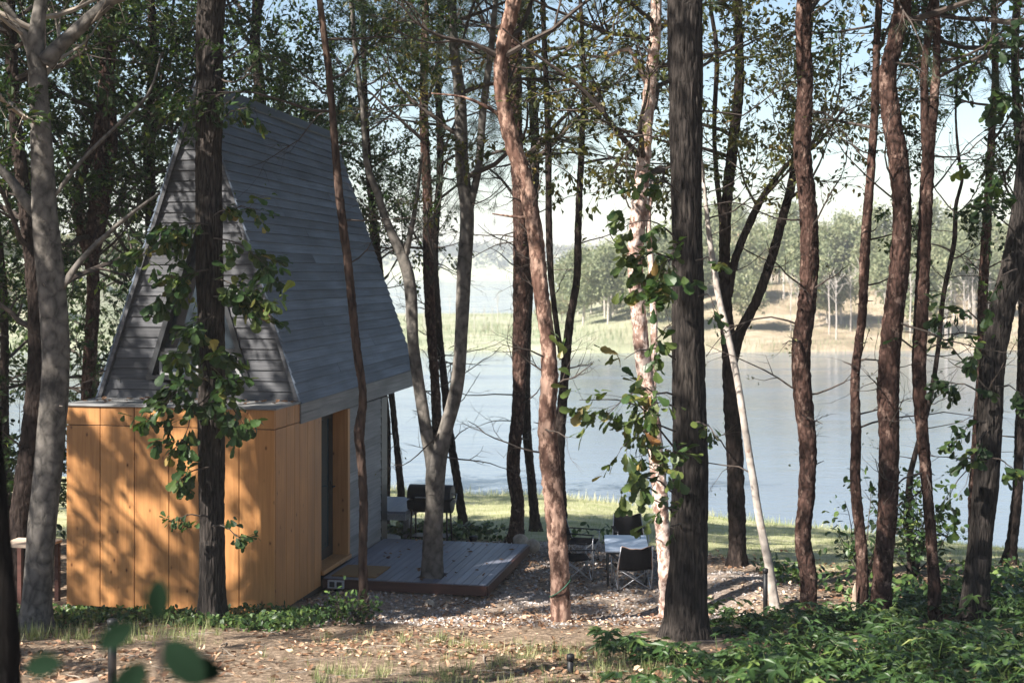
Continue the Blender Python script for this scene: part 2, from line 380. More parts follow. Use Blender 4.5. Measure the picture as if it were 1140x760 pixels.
pattr(me, 'bank', np.clip(sm(7.5, 1, ZZ*1.0-(-.2)+0*XX)*sm(112, 116, YY)*0+sm(2, 26, XX-(YY-126)*.02)*sm(112, 116, YY)*sm(118, 128, YY), 0, 1))
me.polygons.foreach_set('use_smooth', np.ones(len(me.polygons), bool))
m, N, L, b = newmat('ground')
gv = coords(N, L, (1, 1, 1))
def nz(scale, det=6, rough=.6, dist=0):
    n = node(N, 'TexNoise', Scale=scale, Detail=det, Roughness=rough, Distortion=dist); L.new(gv, n.inputs['Vector']); return n.outputs[0]
def att(nm):
    a = node(N, 'Attribute', attribute_name=nm); return a.outputs['Fac']
r_litter = ramp(N, [(.32, (.06, .043, .032)), (.5, (.2, .145, .10)), (.62, (.4, .3, .22)), (.78, (.56, .45, .34))]); L.new(nz(16, 8, .7), r_litter.inputs[0])
r_grav = ramp(N, [(.3, (.16, .13, .12)), (.5, (.42, .36, .33)), (.7, (.6, .54, .5))]); L.new(nz(34, 6, .7), r_grav.inputs[0])
r_lawn = ramp(N, [(.3, (.2, .22, .1)), (.5, (.37, .36, .2)), (.7, (.5, .47, .32))]); L.new(nz(1.6, 9, .72), r_lawn.inputs[0])
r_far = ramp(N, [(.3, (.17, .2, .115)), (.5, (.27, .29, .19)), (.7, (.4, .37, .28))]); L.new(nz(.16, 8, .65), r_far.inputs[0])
r_bank = ramp(N, [(.35, (.17, .14, .09)), (.5, (.29, .23, .16)), (.65, (.42, .34, .26))]); L.new(nz(.22, 8, .65), r_bank.inputs[0])
gm = node(N, 'Math', operation='MULTIPLY_ADD'); L.new(nz(1.3, 5), gm.inputs[0]); gm.inputs[1].default_value = 1.6; gm.inputs[2].default_value = -.45
gf = node(N, 'Math', operation='MULTIPLY', use_clamp=True); L.new(att('gravel'), gf.inputs[0]); L.new(gm.outputs[0], gf.inputs[1])
c = mixc(N, L, gf.outputs[0], r_litter.outputs[0], r_grav.outputs[0])
c = mixc(N, L, att('lawn'), c, r_lawn.outputs[0])
fc = mixc(N, L, att('bank'), r_far.outputs[0], r_bank.outputs[0])
c = mixc(N, L, att('far'), c, fc)
L.new(c, b.inputs['Base Color']); b.inputs['Roughness'].default_value = .95; b.inputs['Specular IOR Level'].default_value = .15
bump(N, L, nz(22, 8, .7), b, .8, .05)
me.materials.append(m)
go = bpy.data.objects.new('ground', me); COL.objects.link(go); tag(go, kind='structure')

# ------------------------------------------------------------------ the lake
m, N, L, b = newmat('lake water')
b.inputs['Base Color'].default_value = (.14, .165, .195, 1); b.inputs['Roughness'].default_value = .07; b.inputs['IOR'].default_value = 1.33; b.inputs['Specular IOR Level'].default_value = .55
n1 = node(N, 'TexNoise', Scale=1.0, Detail=5, Roughness=.6); L.new(coords(N, L, (.9, 2.2, 1)), n1.inputs['Vector'])
n2 = node(N, 'TexNoise', Scale=1.0, Detail=3); L.new(coords(N, L, (.12, .3, 1)), n2.inputs['Vector'])
rr_w = node(N, 'MapRange'); n5 = node(N, 'TexNoise', Scale=1.0, Detail=4, Roughness=.6); L.new(coords(N, L, (.05, .16, 1)), n5.inputs['Vector']); L.new(n5.outputs[0], rr_w.inputs[0]); rr_w.inputs[1].default_value = .4; rr_w.inputs[2].default_value = .65; rr_w.inputs[3].default_value = .03; rr_w.inputs[4].default_value = .2; L.new(rr_w.outputs[0], b.inputs['Roughness'])
ma = node(N, 'Math', operation='MULTIPLY_ADD'); L.new(n2.outputs[0], ma.inputs[0]); ma.inputs[1].default_value = 1.5; L.new(n1.outputs[0], ma.inputs[2])
bump(N, L, ma.outputs[0], b, .19, .1)
g = Geo(); g.quad((-600, 22, 0), (600, 22, 0), (600, 1290, 0), (-600, 1290, 0)); tag(g.build('lake_water', m), kind='structure')

# ------------------------------------------------------------------ the cabin
ZC = ZE-4.62
M['ply'] = m_wood('orange timber panels', (.35, .155, .056), (.52, .255, .095), (26, 26, 1.1), True, .5, .36, .3, (.13, .05, .018))
M['sideply'] = M['ply']
M['greyb'] = m_wood('weathered grey boards', (.04, .043, .05), (.125, .125, .132), (1.3, 40, 40), True, .75, .5, .25, (.04, .04, .045))
M['roofb'] = m_wood('weathered roof boards', (.08, .105, .14), (.165, .2, .255), (40, 1.1, 40), False, .7, .45, .3)
M['wallb'] = m_wood('grey wall boards', (.16, .165, .17), (.3, .3, .31), (40, 1.1, 40), False, .7, .4, .3)
M['deckb'] = m_wood('stained deck boards', (.10, .108, .14), (.205, .215, .27), (40, 1.1, 40), False, .5, .35, .5)
M['deckf'] = m_wood('red brown deck edge', (.045, .02, .017), (.11, .048, .038), (1, 14, 14), False, .5, .3)
M['blackmetal'] = m_plain('black metal', (.012, .012, .014), .5, 0, .2, 8, 0, .25)
M['darkframe'] = m_plain('dark window frame', (.025, .027, .03), .45, 0, .2, 8)
M['whiteframe'] = m_plain('pale sash frame', (.3, .3, .3), .5, 0, .08, 8)
M['glass'] = m_glass('window glass')
M['doorglass'] = m_glass('door glass', (.03, .06, .07))
M['inside'] = m_plain('dark interior', (.03, .03, .032), .8)
M['flash'] = m_plain('grey roof sheet', (.2, .2, .2), .6, .0, .25, 5, .2)

cab = empty('cabin', (-3.02, 18.1, ZC), 'steep A-frame cabin of grey boards with an orange timber box at its front', 'cabin', None, -math.asin(.2045))
# timber box at the front: panels with dark joints
g = Geo(); pw = 2.9/6
for i in range(6):
    for z0, z1 in ((.16, 2.52), (2.53, 2.77)):
        g.box(-2.9+i*pw+.005, -2.9+(i+1)*pw-.005, 0, .03, z0, z1, random.random())
g.build('box_front', M['ply'], cab, bevel=.003)
g = Geo(); yy = [.031, .42, .72, .91]
for i in range(3):
    for z0, z1 in ((.16, 2.52), (2.53, 2.77)): g.box(-.03, 0, yy[i]+.004, yy[i+1]-.004, z0, z1, random.random())
for y0, y1 in ((.91, 1.22), (1.22, 1.5), (1.5, 1.75)): g.box(-.03, 0, y0+.004, y1-.004, .16, 2.50, random.random())
g.build('side_panelling', M['ply'], cab, bevel=.003)
g = Geo()
for y0, y1 in ((.031, .46), (.46, .9)):
    for z0, z1 in ((.16, 2.52), (2.53, 2.77)): g.box(-2.9, -2.87, y0+.004, y1-.004, z0, z1, random.random())
g.build('box_flank', M['ply'], cab, bevel=.003)
g = Geo(); g.box(-2.86, -.04, .035, 1.70, .2, 2.72); g.box(-2.85, -.06, .1, 4.9, -.05, .18); g.build('carcass', M['inside'], cab)
g = Geo(); g.box(-2.93, .03, -.025, .905, 2.775, 2.80, .3); g.build('box_roof', M['flash'], cab, bevel=.004)
# gable of lapped boards round the window
AP, EV, HW = 7.11, 2.784, 1.455
def half(z): return HW*(AP-z)/(AP-EV)
WT, WB, WH = 5.35, 3.06, .74
def whalf(z): return WH*(WT-z)/(WT-WB) if WB-.001 <= z < WT else 0
g = Geo(); z = EV; bh = .142
while z < AP-.08:
    z1 = min(z+bh-.006, AP-.02)
    segs = []
    wa, wb = whalf(z), whalf(z1)
    if wa > 0 or wb > 0:
        for sgn in (-1, 1): segs.append(((sgn*(wa+.0), sgn*(half(z)-.05)), (sgn*wb, sgn*(half(z1)-.05))))
    else: segs.append(((-half(z)+.05, half(z)-.05), (-half(z1)+.05, half(z1)-.05)))
    for (a0, a1), (b0, b1) in segs:
        if a0 > a1: a0, a1 = a1, a0; b0, b1 = b1, b0
        y0, y1 = .905, .921
        g.hexa([(a0-HW, y0, z), (a1-HW, y0, z), (a0-HW, .96, z), (a1-HW, .96, z), (b0-HW, y1, z1), (b1-HW, y1, z1), (b0-HW, .96, z1), (b1-HW, .96, z1)], random.random())
    z += bh
g.build('gable_boards', M['greyb'], cab)
g = Geo()
for sgn in (-1, 1): # backing behind the boards either side of the window
    z0, z1 = EV, AP-.1
    g.hexa([(sgn*(whalf(WB)+.06)-HW, .965, z0), (sgn*(half(z0)-.06)-HW, .965, z0), (sgn*(whalf(WB)+.06)-HW, 1.0, z0), (sgn*(half(z0)-.06)-HW, 1.0, z0),
            (sgn*.02-HW, .965, WT+.2), (sgn*(half(WT+.2)-.06)-HW, .965, WT+.2), (sgn*.02-HW, 1.0, WT+.2), (sgn*(half(WT+.2)-.06)-HW, 1.0, WT+.2)])
g.build('gable_backing', M['inside'], cab)
# window
wf = Geo()
def bar(g, x0, z0, x1, z1, w, y0, y1, t=.5):
    dx, dz = x1-x0, z1-z0; l = math.hypot(dx, dz); nx_, nz_ = -dz/l*w/2, dx/l*w/2
    g.hexa([(x0-nx_-HW, y0, z0-nz_), (x1-nx_-HW, y0, z1-nz_), (x0-nx_-HW, y1, z0-nz_), (x1-nx_-HW, y1, z1-nz_), (x0+nx_-HW, y0, z0+nz_), (x1+nx_-HW, y0, z1+nz_), (x0+nx_-HW, y1, z0+nz_), (x1+nx_-HW, y1, z1+nz_)], t)
bar(wf, -WH+.02, WB, -.0, WT-.05, .07, .885, 1.08); bar(wf, WH-.02, WB, .0, WT-.05, .07, .886, 1.081); bar(wf, -WH, WB+.03, WH, WB+.03, .06, .882, 1.078)
bar(wf, -.62, 3.46, .62, 3.46, .05, .93, 1.07)
w_o = wf.build('window', M['darkframe'], cab)
g = Geo(); g.add([(-WH-HW, 1.03, WB), (WH-HW, 1.03, WB), (-HW, 1.03, WT)], np.array([(0, 1, 2)])); g.build('pane', M['glass'], w_o)
g = Geo()
for a in (-.6, 0): bar(g, a+.02, WB+.08, a+.58, WB+.08, .035, .95, .98); bar(g, a+.02, 3.42, a+.58, 3.42, .035, .95, .98); bar(g, a+.03, WB+.08, a+.03, 3.42, .035, .951, .979); bar(g, a+.57, WB+.08, a+.57, 3.42, .035, .951, .979)
bar(g, .44, 3.42, .62, 3.1, .04, .91, .94)
g.build('sash', M['whiteframe'], w_o)
# roof slopes of lapped boards; ridge falls a little to the back
YF, YB = .86, 6.48
def roof_pt(side, f, y, off=0):
    k = (y-YF)/(YB-YF)
    ax_, az = -HW, AP-.22*k
    ex, ez = (0.02 if side > 0 else -2*HW-.02), EV-.02+.07*k
    n = np.array((.947*side, 0, .319))
    return np.array((ex+(ax_-ex)*f, y, ez+(az-ez)*f))+n*off
for side in (1, -1):
    g = Geo(); nb = 32
    for i in range(nb):
        f0, f1 = i/nb, (i+1)/nb
        cuts = [YF, YF+(YB-YF)*random.uniform(.25, .75), YB] if i % 3 else [YF, YB]
        for y0, y1 in zip(cuts[:-1], cuts[1:]):
            y1_ = y1-(.004 if y1 < YB else 0)
            o0, o1 = .032+random.uniform(0, .004), .014
            g.hexa([roof_pt(side, f0, y0, 0), roof_pt(side, f0, y0, o0), roof_pt(side, f0, y1_, 0), roof_pt(side, f0, y1_, o0),
                    roof_pt(side, f1, y0, 0), roof_pt(side, f1, y0, o1), roof_pt(side, f1, y1_, 0), roof_pt(side, f1, y1_, o1)], random.random())
    g.build('roof', M['roofb'], cab)
g = Geo()
for side in (1, -1):
    g.hexa([roof_pt(side, 0, YF+.002, -.05), roof_pt(side, 0, YF+.002, -.004), roof_pt(side, 0, YB-.01, -.05), roof_pt(side, 0, YB-.01, -.004),
            roof_pt(side, .985, YF+.002, -.05), roof_pt(side, .985, YF+.002, -.004), roof_pt(side, .985, YB-.01, -.05), roof_pt(side, .985, YB-.01, -.004)])
g.build('roof_deck', M['greyb'], cab)
g = Geo()
for side in (1, -1):
    p = [roof_pt(side, 1, YF-.01, .03), roof_pt(side, .965, YF-.01, .045), roof_pt(side, 1, YB+.01, .03), roof_pt(side, .965, YB+.01, .045)]
    q = [a+np.array((0, 0, .02)) for a in p]
    g.hexa([p[0], p[1], p[2], p[3], q[0], q[1], q[2], q[3]])
g.build('ridge_cap', M['darkframe'], cab)
g = Geo()
for z0, z1 in ((2.50, 2.635), (2.64, 2.765)):
    g.hexa([(-.05, .915, z0), (.018, .915, z0), (-.05, YB-.02, z0+.05), (.018, YB-.02, z0+.05), (-.05, .915, z1), (.02, .915, z1), (-.05, YB-.02, z1+.06), (.02, YB-.02, z1+.06)], random.random())
    g.box(-2*HW-.02, -2*HW+.05, .915, YB-.02, z0, z1, random.random())
g.build('fascia', M['wallb'], cab)
g = Geo(); g.box(-2.86, -.06, 4.9, YB-.06, 2.52, 2.56); g.build('soffit', M['wallb'], cab)
# side wall behind the door
g = Geo(); z = .16
while z < 2.5:
    z1 = min(z+.136, 2.5); g.hexa([(-.06, 3.0, z), (-.022, 3.0, z), (-.06, 4.68, z), (-.022, 4.68, z), (-.06, 3.0, z1-.005), (-.034, 3.0, z1-.005), (-.06, 4.68, z1-.005), (-.034, 4.68, z1-.005)], random.random())
    z += .136
g.build('side_wall', M['wallb'], cab)
g = Geo(); z = .16
while z < 2.5:
    z1 = min(z+.136, 2.5); g.box(-2.9, -2.86, .92, 4.9, z, z1-.005, random.random()); z += .136
g.build('far_wall', M['wallb'], cab)
# door recess
g = Geo(); g.box(-.24, .012, 2.9, 3.0, .36, 2.5, .2); g.box(-.24, -.005, 1.752, 1.79, .36, 2.5, .6); g.build('door_jamb', M['ply'], cab, bevel=.004)
g = Geo(); g.box(-.26, .04, 1.76, 2.99, .30, .36, .3); g.build('threshold', M['ply'], cab, bevel=.006)
g = Geo(); g.box(-.26, -.22, 1.79, 2.9, .362, .52); g.box(-.26, -.22, 1.79, 2.9, 2.38, 2.5); g.box(-.26, -.22, 2.72, 2.9, .52, 2.38); g.box(-.26, -.22, 1.79, 1.93, .52, 2.38)
d_o = g.build('door', M['blackmetal'], cab, bevel=.004)
g = Geo(); g.box(-.25, -.235, 1.93, 2.72, .52, 2.38); g.build('door_glass', M['doorglass'], d_o)
g = Geo(); g.box(-.22, -.205, 2.76, 2.83, 1.28, 1.46); g.tube([(-.2, 2.79, 1.38), (-.15, 2.79, 1.38), (-.15, 2.68, 1.38)], .01, 8); g.build('door_handle', M['blackmetal'], d_o)
# glazed lake front
g = Geo(); g.box(-.1, -.02, 4.69, 5.0, .16, 2.5); g.box(-2.88, -2.8, 4.92, 5.0, .16, 2.5); g.box(-1.5, -1.42, 4.93, 4.99, .22, 2.45); g.box(-2.85, -.06, 4.935, 4.985, .17, .225); g.box(-2.85, -.06, 4.935, 4.985, 2.445, 2.495)
gf_ = g.build('glazing_frame', M['darkframe'], cab, bevel=.004)
g = Geo(); g.box(-2.8, -.1, 4.955, 4.97, .2, 2.5); g.build('pane', M['glass'], gf_)
g = Geo()
for i in range(10): g.box(-2.9+i*.318, -2.9+(i+1)*.318-.006, 5.03, 6.45, .6, .64, random.random())
terr = g.build('terrace', M['deckb'], cab)
g = Geo(); g.box(-2.9, .28, 5.01, 5.03, .5, .6); g.box(.255, .28, 5.03, 6.45, .5, .597, .4); g.box(-2.9, .28, 6.42, 6.45, .5, .597); g.box(-.1, 0, 6.2, 6.3, -.3, .5); g.box(-2.7, -2.6, 6.2, 6.3, -.6, .5); g.build('terrace_edge', M['wallb'], terr)
# gable at the back
g = Geo(); g.add([(-2.85, 5.0, 2.6), (-.06, 5.0, 2.6), (-HW, 5.0, AP-.4)], np.array([(0, 1, 2)])); g.build('rear_gable', M['inside'], cab)

# the deck, in the cabin's frame but a thing of its own
dk = empty('deck', (-3.02, 18.1, ZC), 'low platform of grey stained boards with a tree growing through it', 'deck', None, -math.asin(.2045))
g = Geo(); nbd = 20; bw = 2.33/nbd
TX, TY = 1.467, 2.25   # hole for the tree, cabin frame
for i in range(nbd):
    x0, x1 = .02+i*bw, .02+(i+1)*bw-.007
    spans = [(1.80, 4.72-.24*(x1/2.35)*0)]
    if abs((x0+x1)/2-TX) < .2: spans = [(1.80, TY-.2), (TY+.2, 4.72)]
    for a, c_ in spans: g.box(x0, x1, a, c_, .225, .26, random.random())
g.build('deck_boards', M['deckb'], dk)
g = Geo(); g.box(.02, 2.36, 1.765, 1.797, .12, .252, .2); g.build('front_edge', M['deckf'], dk)
g = Geo(); g.box(2.352, 2.38, 1.80, 4.72, .12, .252, .7); g.box(.02, 2.36, 4.722, 4.75, .12, .25, .6); g.build('side_edge', M['deckf'], dk)
g = Geo()
for x in (.15, 1.15, 2.2):
    for y in (2.0, 3.3, 4.5): g.box(x, x+.09, y, y+.09, -.25, .22)
for y in (2.1, 3.1, 3.9, 4.6): g.box(.05, 2.33, y, y+.045, .12, .222)
g.build('bearers', M['inside'], dk)
M['socket'] = m_plain('pale grey plastic', (.45, .46, .48), .4)
g = Geo(); g.box(.1, .34, 1.735, 1.763, .13, .245); so = g.build('socket_box', M['socket'], dk, bevel=.006)
g = Geo()
for x in (.13, .235): g.box(x, x+.075, 1.728, 1.736, .15, .225)
g.build('socket_cover', M['darkframe'], so, bevel=.004)
def CL(x, y):   # cabin frame to world
    return (-3.02+.2045*y+.979*x, 18.1+.979*y-.2045*x)
M['mat'] = m_plain('coir door mat', (.23, .13, .05), .95, 0, .3, 120, .6)
mt = Geo(); mt.box(.1, .75, 1.9, 2.62, .262, .28)
mto = mt.build('door_mat', M['mat'], None, bevel=.005, local=(.42, 2.26, .262)); mto.location = (*CL(.42, 2.26), ZC+.262); mto.rotation_euler.z = -math.asin(.2045)
tag(mto, 'brown coir mat lying on the deck before the cabin door', 'door mat')

# ------------------------------------------------------------------ trees
def spline(pts, step):
    pts = np.asarray(pts, float); out = []
    p = np.vstack([2*pts[0]-pts[1], pts, 2*pts[-1]-pts[-2]])
    for i in range(1, len(p)-2):
        n = max(2, int(np.linalg.norm(p[i+1, :3]-p[i, :3])/step))
        t = np.linspace(0, 1, n, endpoint=False)[:, None]
        out.append(.5*(2*p[i]+(p[i+1]-p[i-1])*t+(2*p[i-1]-5*p[i]+4*p[i+1]-p[i+2])*t*t+(3*p[i]-p[i-1]-3*p[i+1]+p[i+2])*t**3))
    out.append(p[-2][None]); return np.vstack(out)
def grow(par, prad, n_child, lmin, lmax, npts, tmin, ang, up, wob, rscale=.55):
    """children of many polylines at once: par (B,n,3) -> (B*n_child, npts, 3)"""
    B, n, _ = par.shape
    if B == 0: return np.zeros((0, npts, 3)), np.zeros((0, npts))
    t = rng.uniform(tmin, 1, (B, n_child))*(n-1); i = np.minimum(t.astype(int), n-2); f = (t-i)[..., None]
    bi = np.arange(B)[:, None]
    a, b_ = par[bi, i], par[bi, i+1]
    st = (a*(1-f)+b_*f).reshape(-1, 3); d = (b_-a).reshape(-1, 3); d /= np.linalg.norm(d, axis=1)[:, None]+1e-9
    r0 = (prad[bi, i]*rscale).reshape(-1)
    rd = unit(len(st)); rd -= (rd*d).sum(1)[:, None]*d; rd /= np.linalg.norm(rd, axis=1)[:, None]+1e-9
    an = rng.uniform(ang[0], ang[1], len(st))[:, None]
    dr = d*np.cos(an)+rd*np.sin(an)
    L_ = rng.uniform(lmin, lmax, len(st))
    return poly(st, dr, L_, npts, up, wob), np.linspace(1, .3, npts)[None]*np.maximum(r0, .0025)[:, None]
def poly(st, dr, L_, npts, up, wob):
    pts = [st]; d = dr.copy(); s = (L_/(npts-1))[:, None]
    for k in range(npts-1):
        d = d+wob*rng.normal(size=d.shape)+np.array((0, 0, up)); d /= np.linalg.norm(d, axis=1)[:, None]
        pts.append(pts[-1]+d*s)
    return np.stack(pts, 1)
def leaves_on(g, tw, per, size, tpl, tint=(0, 1), spread=.06, droop=.3):
    B, n, _ = tw.shape
    if B == 0 or per <= 0: return
    N = int(B*per); bi = rng.integers(0, B, N); t = rng.uniform(.15, 1, N)*(n-1); i = np.minimum(t.astype(int), n-2); f = (t-i)[:, None]
    pos = tw[bi, i]*(1-f)+tw[bi, i+1]*f+rng.normal(0, spread, (N, 3))
    ax = tw[bi, i+1]-tw[bi, i]; ax /= np.linalg.norm(ax, axis=1)[:, None]+1e-9
    ax = ax+unit(N)*1.0+np.array((0, 0, -droop)); nr = unit(N)*.7+np.array((0, 0, 1.))
    base = rng.uniform(0, 1, B)[bi]*.5+rng.uniform(0, 1, N)*.5
    g.place(tpl, pos, ax, nr, size*np.where(rng.random(N) < .3, rng.uniform(.35, .7, N), rng.uniform(.7, 1.3, N)), tint[0]+(tint[1]-tint[0])*base)
GROUP = 'trees of the wood round the cabin'
def tree(name, label, d, paths, bark, H=13, leaf='green', n1=16, L1=3.0, hb=5.0, per=9, lsize=.07, dead=10, base=None, n2=6, n3=5, crown=True, up=.06, seed=None, deadz=(1.6, 7), group=GROUP, twig='twig', flare=1.35, kind='tree', tint=(0, 1), limbs=()):
    """paths[0] is the trunk: pixels of the photograph and widths, base first; further paths are limbs of the same trunk."""
    global rng
    rng = np.random.default_rng(seed if seed is not None else abs(hash_(label)))
    def world(path):
        return np.array([[*P(px, py, d+(dd[0] if dd else 0)), w/2/F*d] for px, py, w, *dd in path])
    w0 = world(paths[0]); bx, by = w0[0, 0], w0[0, 1]; gz = G(bx, by) if base is None else base
    w0[0, 2] = gz-.15
    root = empty(name, (bx, by, gz), label, 'tree', group)
    org = np.array((bx, by, gz))
    g = Geo(); stems = []
    for k, pth in enumerate(paths):
        w = world(pth) if k else w0
        top = w[-1]
        if k not in limbs and top[2] > ZE+.5:   # runs on above the picture
            dr = (w[-1]-w[-2])[:3]; dr /= np.linalg.norm(dr); zt = gz+H*(1 if k == 0 else .9)
            steps = max(2, int((zt-top[2])/1.3)); q = top.copy(); r0 = top[3]
            for i in range(steps):
                dr = dr*.8+np.array((0, 0, .3))+rng.normal(0, .1, 3); dr /= np.linalg.norm(dr)
                q = q.copy(); q[:3] = q[:3]+dr*(zt-top[2])/steps; q[3] = max(.012, r0*(1-(i+1)/(steps+.3))); w = np.vstack([w, q])
        s = spline(w, .032 if w[:, 3].max() > .05 else .12)
        if k == 0:
            hh = s[:, 2]-gz; s[:, 3] *= 1+(flare-1)*np.exp(-np.maximum(hh, 0)/.22)
        if k in limbs: s[:, 3] *= np.linspace(1, .75, len(s))
        stems.append(s)
        rad = np.maximum(s[:, 3], .006)
        big = rad.max() > .05
        relief = {'furrow': 'furrow', 'dark': 'plate', 'red': 'plate', 'pink': 'plate', 'neardark': 'plate', 'peel': 'plate', 'brown': 'plate'}.get(bark, 'smooth')
        if rad.max() > .035: g.bark(s[:, :3], rad, relief, 104 if bark == 'furrow' else 56 if big else 28)
        else: g.tube(s[:, :3], rad, 9, noise=.05)
    tr = g.build('trunk', M[bark], root, True, local=org)
    # limbs and twigs
    P1 = []; R1 = []
    zt = gz+H; m_ = 8
    cand = np.vstack([s for k, s in enumerate(stems)])
    hi = cand[cand[:, 2] > gz+hb]
    st = []; dr = []; ln = []; rr = []
    if crown and len(hi):
        for i in range(n1):
            p = hi[rng.integers(len(hi))]; f = (p[2]-gz-hb)/max(.1, H-hb)
            az = i*2.4+rng.uniform(-.4, .4); el = rng.uniform(.05, .6)+.5*max(0, f-.4)
            st.append(p[:3]); dr.append((math.cos(az)*math.cos(el), math.sin(az)*math.cos(el), math.sin(el)))
            ln.append(L1*rng.uniform(.6, 1.15)*(1-.55*max(0, f))); rr.append(max(.008, min(p[3]*.45, .05)))
    gb = Geo(); gl = Geo()
    if st:
        p1 = poly(np.array(st), np.array(dr), np.array(ln), 9, up, .16); r1 = np.linspace(1, .22, 9)[None]*np.array(rr)[:, None]
        p2, r2 = grow(p1, r1, n2, .25*L1, .5*L1, 6, .25, (.4, 1.0), .03, .17)
        p3, r3 = grow(p2, r2, n3, .1*L1, .24*L1, 4, .25, (.4, 1.1), .0, .2)
        gb.tubes(p1, r1, 6); gb.tubes(p2, r2, 4); gb.tubes(p3, r3, 3)
        if leaf == 'needle':
            N = len(p3)*3; bi = rng.integers(0, len(p3), N); f = rng.integers(1, 4, N); c_ = p3[bi, f]
            for q in range(18): gl.place(NEEDLE, c_+rng.normal(0, .03, (N, 3)), (p3[bi, 3]-p3[bi, 0])*2+unit(N)*.5, unit(N), rng.uniform(.09, .17, N), rng.uniform(0, 1, N))
        else:
            leaves_on(gl, p3, per*DENS, lsize*1.5, LEAF, tint, .035); leaves_on(gl, p2, per*.8*DENS, lsize*1.5, LEAF, tint, .035)
    # bare dead twigs low on the trunk
    lo = cand[(cand[:, 2] > gz+deadz[0]) & (cand[:, 2] < gz+deadz[1])]
    if dead and len(lo):
        q = lo[rng.integers(0, len(lo), dead)]; az = rng.uniform(0, 6.28, dead); el = rng.uniform(-.2, .6, dead)
        dd = np.stack([np.cos(az)*np.cos(el), np.sin(az)*np.cos(el), np.sin(el)], 1)
        L_ = np.where(rng.random(dead) < .4, rng.uniform(.08, .25, dead), rng.uniform(.5, 1.7, dead)); r0 = np.clip(q[:, 3]*.22, .004, .014)
        pd = poly(q[:, :3], dd, L_, 8, .02, .17); rd_ = np.linspace(1, .3, 8)[None]*r0[:, None]
        gb.tubes(pd, rd_, 5); long = L_ > .4
        p2, r2 = grow(pd[long], rd_[long], 4, .15, .6, 5, .2, (.4, 1.0), .02, .2, .6); gb.tubes(p2, r2, 3)
        p3, r3 = grow(p2, r2, 2, .08, .3, 4, .2, (.4, 1.0), .0, .2, .7); gb.tubes(p3, r3, 3)
        if leaf != 'needle': leaves_on(gl, p3, .8, lsize*.9, LEAF, tint)
    if gb.n: gb.build('branch_sprays', M[twig], root, local=org)
    if gl.n: gl.build('crown', M[leaf], root, local=org)
    return root, stems, org
def hash_(s):
    h = 5381
    for ch in s: h = (h*33+ord(ch)) % 1000003
    return h
def shoots(root, org, specs, mat, tpl, name='foliage', stalk='twig', leafmean=(0, 1)):
    """leafy shoots out of a trunk: (start px, py, depth, end px, py, depth, number of leaves, leaf size)"""
    gs = Geo(); gl = Geo()
    for (ax, ay, ad, bx, by, bd, n, size) in specs:
        a = P(ax, ay, ad); b = P(bx, by, bd); L_ = np.linalg.norm(b-a)
        t = np.linspace(0, 1, 8)[:, None]; pl = a*(1-t)+b*t+np.array((0, 0, .12*L_))*np.sin(t*3.14)+rng.normal(0, .02*L_, (8, 3))*np.sin(t*3.14)
        gs.tube(pl, np.linspace(.012, .003, 8), 5)
        p2, r2 = grow(pl[None], np.full((1, 8), .005), max(2, n//4), .2*L_, .55*L_, 5, .15, (.5, 1.2), -.03, .2)
        gs.tubes(p2, r2*.9, 4)
        leaves_on(gl, np.concatenate([p2]), 2.0*n/len(p2), size*.95, tpl, leafmean, .02, .55)
    gs.build(name+'_stems' if False else 'shoot_sprays', M[stalk], root, local=org)
    gl.build(name, M[mat], root, local=org)

T_ = {}; DENS = 1.45
T_['greyleft'] = tree('tree', 'pale grey smooth trunk at the left edge of the orange box, forked near the top', 16.4,
    [[(38, 692, 32), (46, 600, 32), (57, 480, 30), (62, 400, 29), (57, 320, 29), (50, 240, 28), (46, 150, 24), (42, 80, 21), (40, 50, 20), (46, 0, 14)],
     [(40, 62, 14), (28, 40, 10), (16, 20, 8), (2, 2, 7), (-15, -20, 6)],
     [(50, 70, 20), (66, 52, 17), (92, 28, 15), (122, 2, 13), (150, -22, 11)],
     [(48, 245, 14), (30, 225, 15), (12, 200, 13), (-8, 180, 12)],
     [(68, 322, 7), (90, 290, 7), (118, 262, 6), (150, 235, 5), (178, 215, 4)],
     [(58, 222, 5), (90, 180, 5), (130, 140, 4), (165, 105, 4), (180, 60, 3)]],
    'grey', 12, 'green', 14, 2.6, 5.2, 9, .07, 6, twig='paletwig', limbs=(3, 4, 5))
T_['leftdark'] = tree('tree', 'dark leaning trunk directly behind the pale grey trunk at the left', 19.5,
    [[(14, 640, 34), (26, 560, 28), (36, 480, 23), (42, 400, 20), (40, 330, 18), (30, 240, 16), (16, 120, 14), (10, 0, 12)]], 'dark', 12, 'green', 18, 3, 3.6, 10, .075, 8)
T_['redfork'] = tree('pine_tree', 'reddish forked trunk rising left of the grey gable', 24,
    [[(95, 560, 14), (98, 440, 14), (104, 330, 14), (102, 270, 15), (112, 180, 15), (120, 90, 12), (128, 0, 10)],
     [(100, 290, 10), (86, 240, 11), (92, 190, 12), (108, 150, 10), (116, 60, 8), (112, 0, 7)],
     [(104, 300, 8), (116, 240, 9), (126, 160, 9), (122, 70, 8), (124, 0, 7)]], 'red', 12, 'green', 26, 2.8, 3.8, 11, .07, 16)
T_['behindgable'] = tree('tree', 'straight dark trunk close behind the left slope of the roof', 25,
    [[(168, 560, 12), (170, 400, 11), (168, 250, 12), (166, 150, 12), (172, 60, 10), (168, 0, 9)]], 'dark', 13, 'green', 26, 3, 4.0, 11, .07, 12)
T_['front'] = tree('tree', 'straight dark trunk standing right before the orange box, with leafy shoots on it', 17.3,
    [[(236, 690, 30), (236, 600, 29), (235, 500, 29), (236, 400, 29), (234, 300, 29), (233, 200, 30), (234, 100, 31), (236, 0, 31)]], 'furrow', 13, 'green', 12, 3, 8.2, 9, .075, 3)
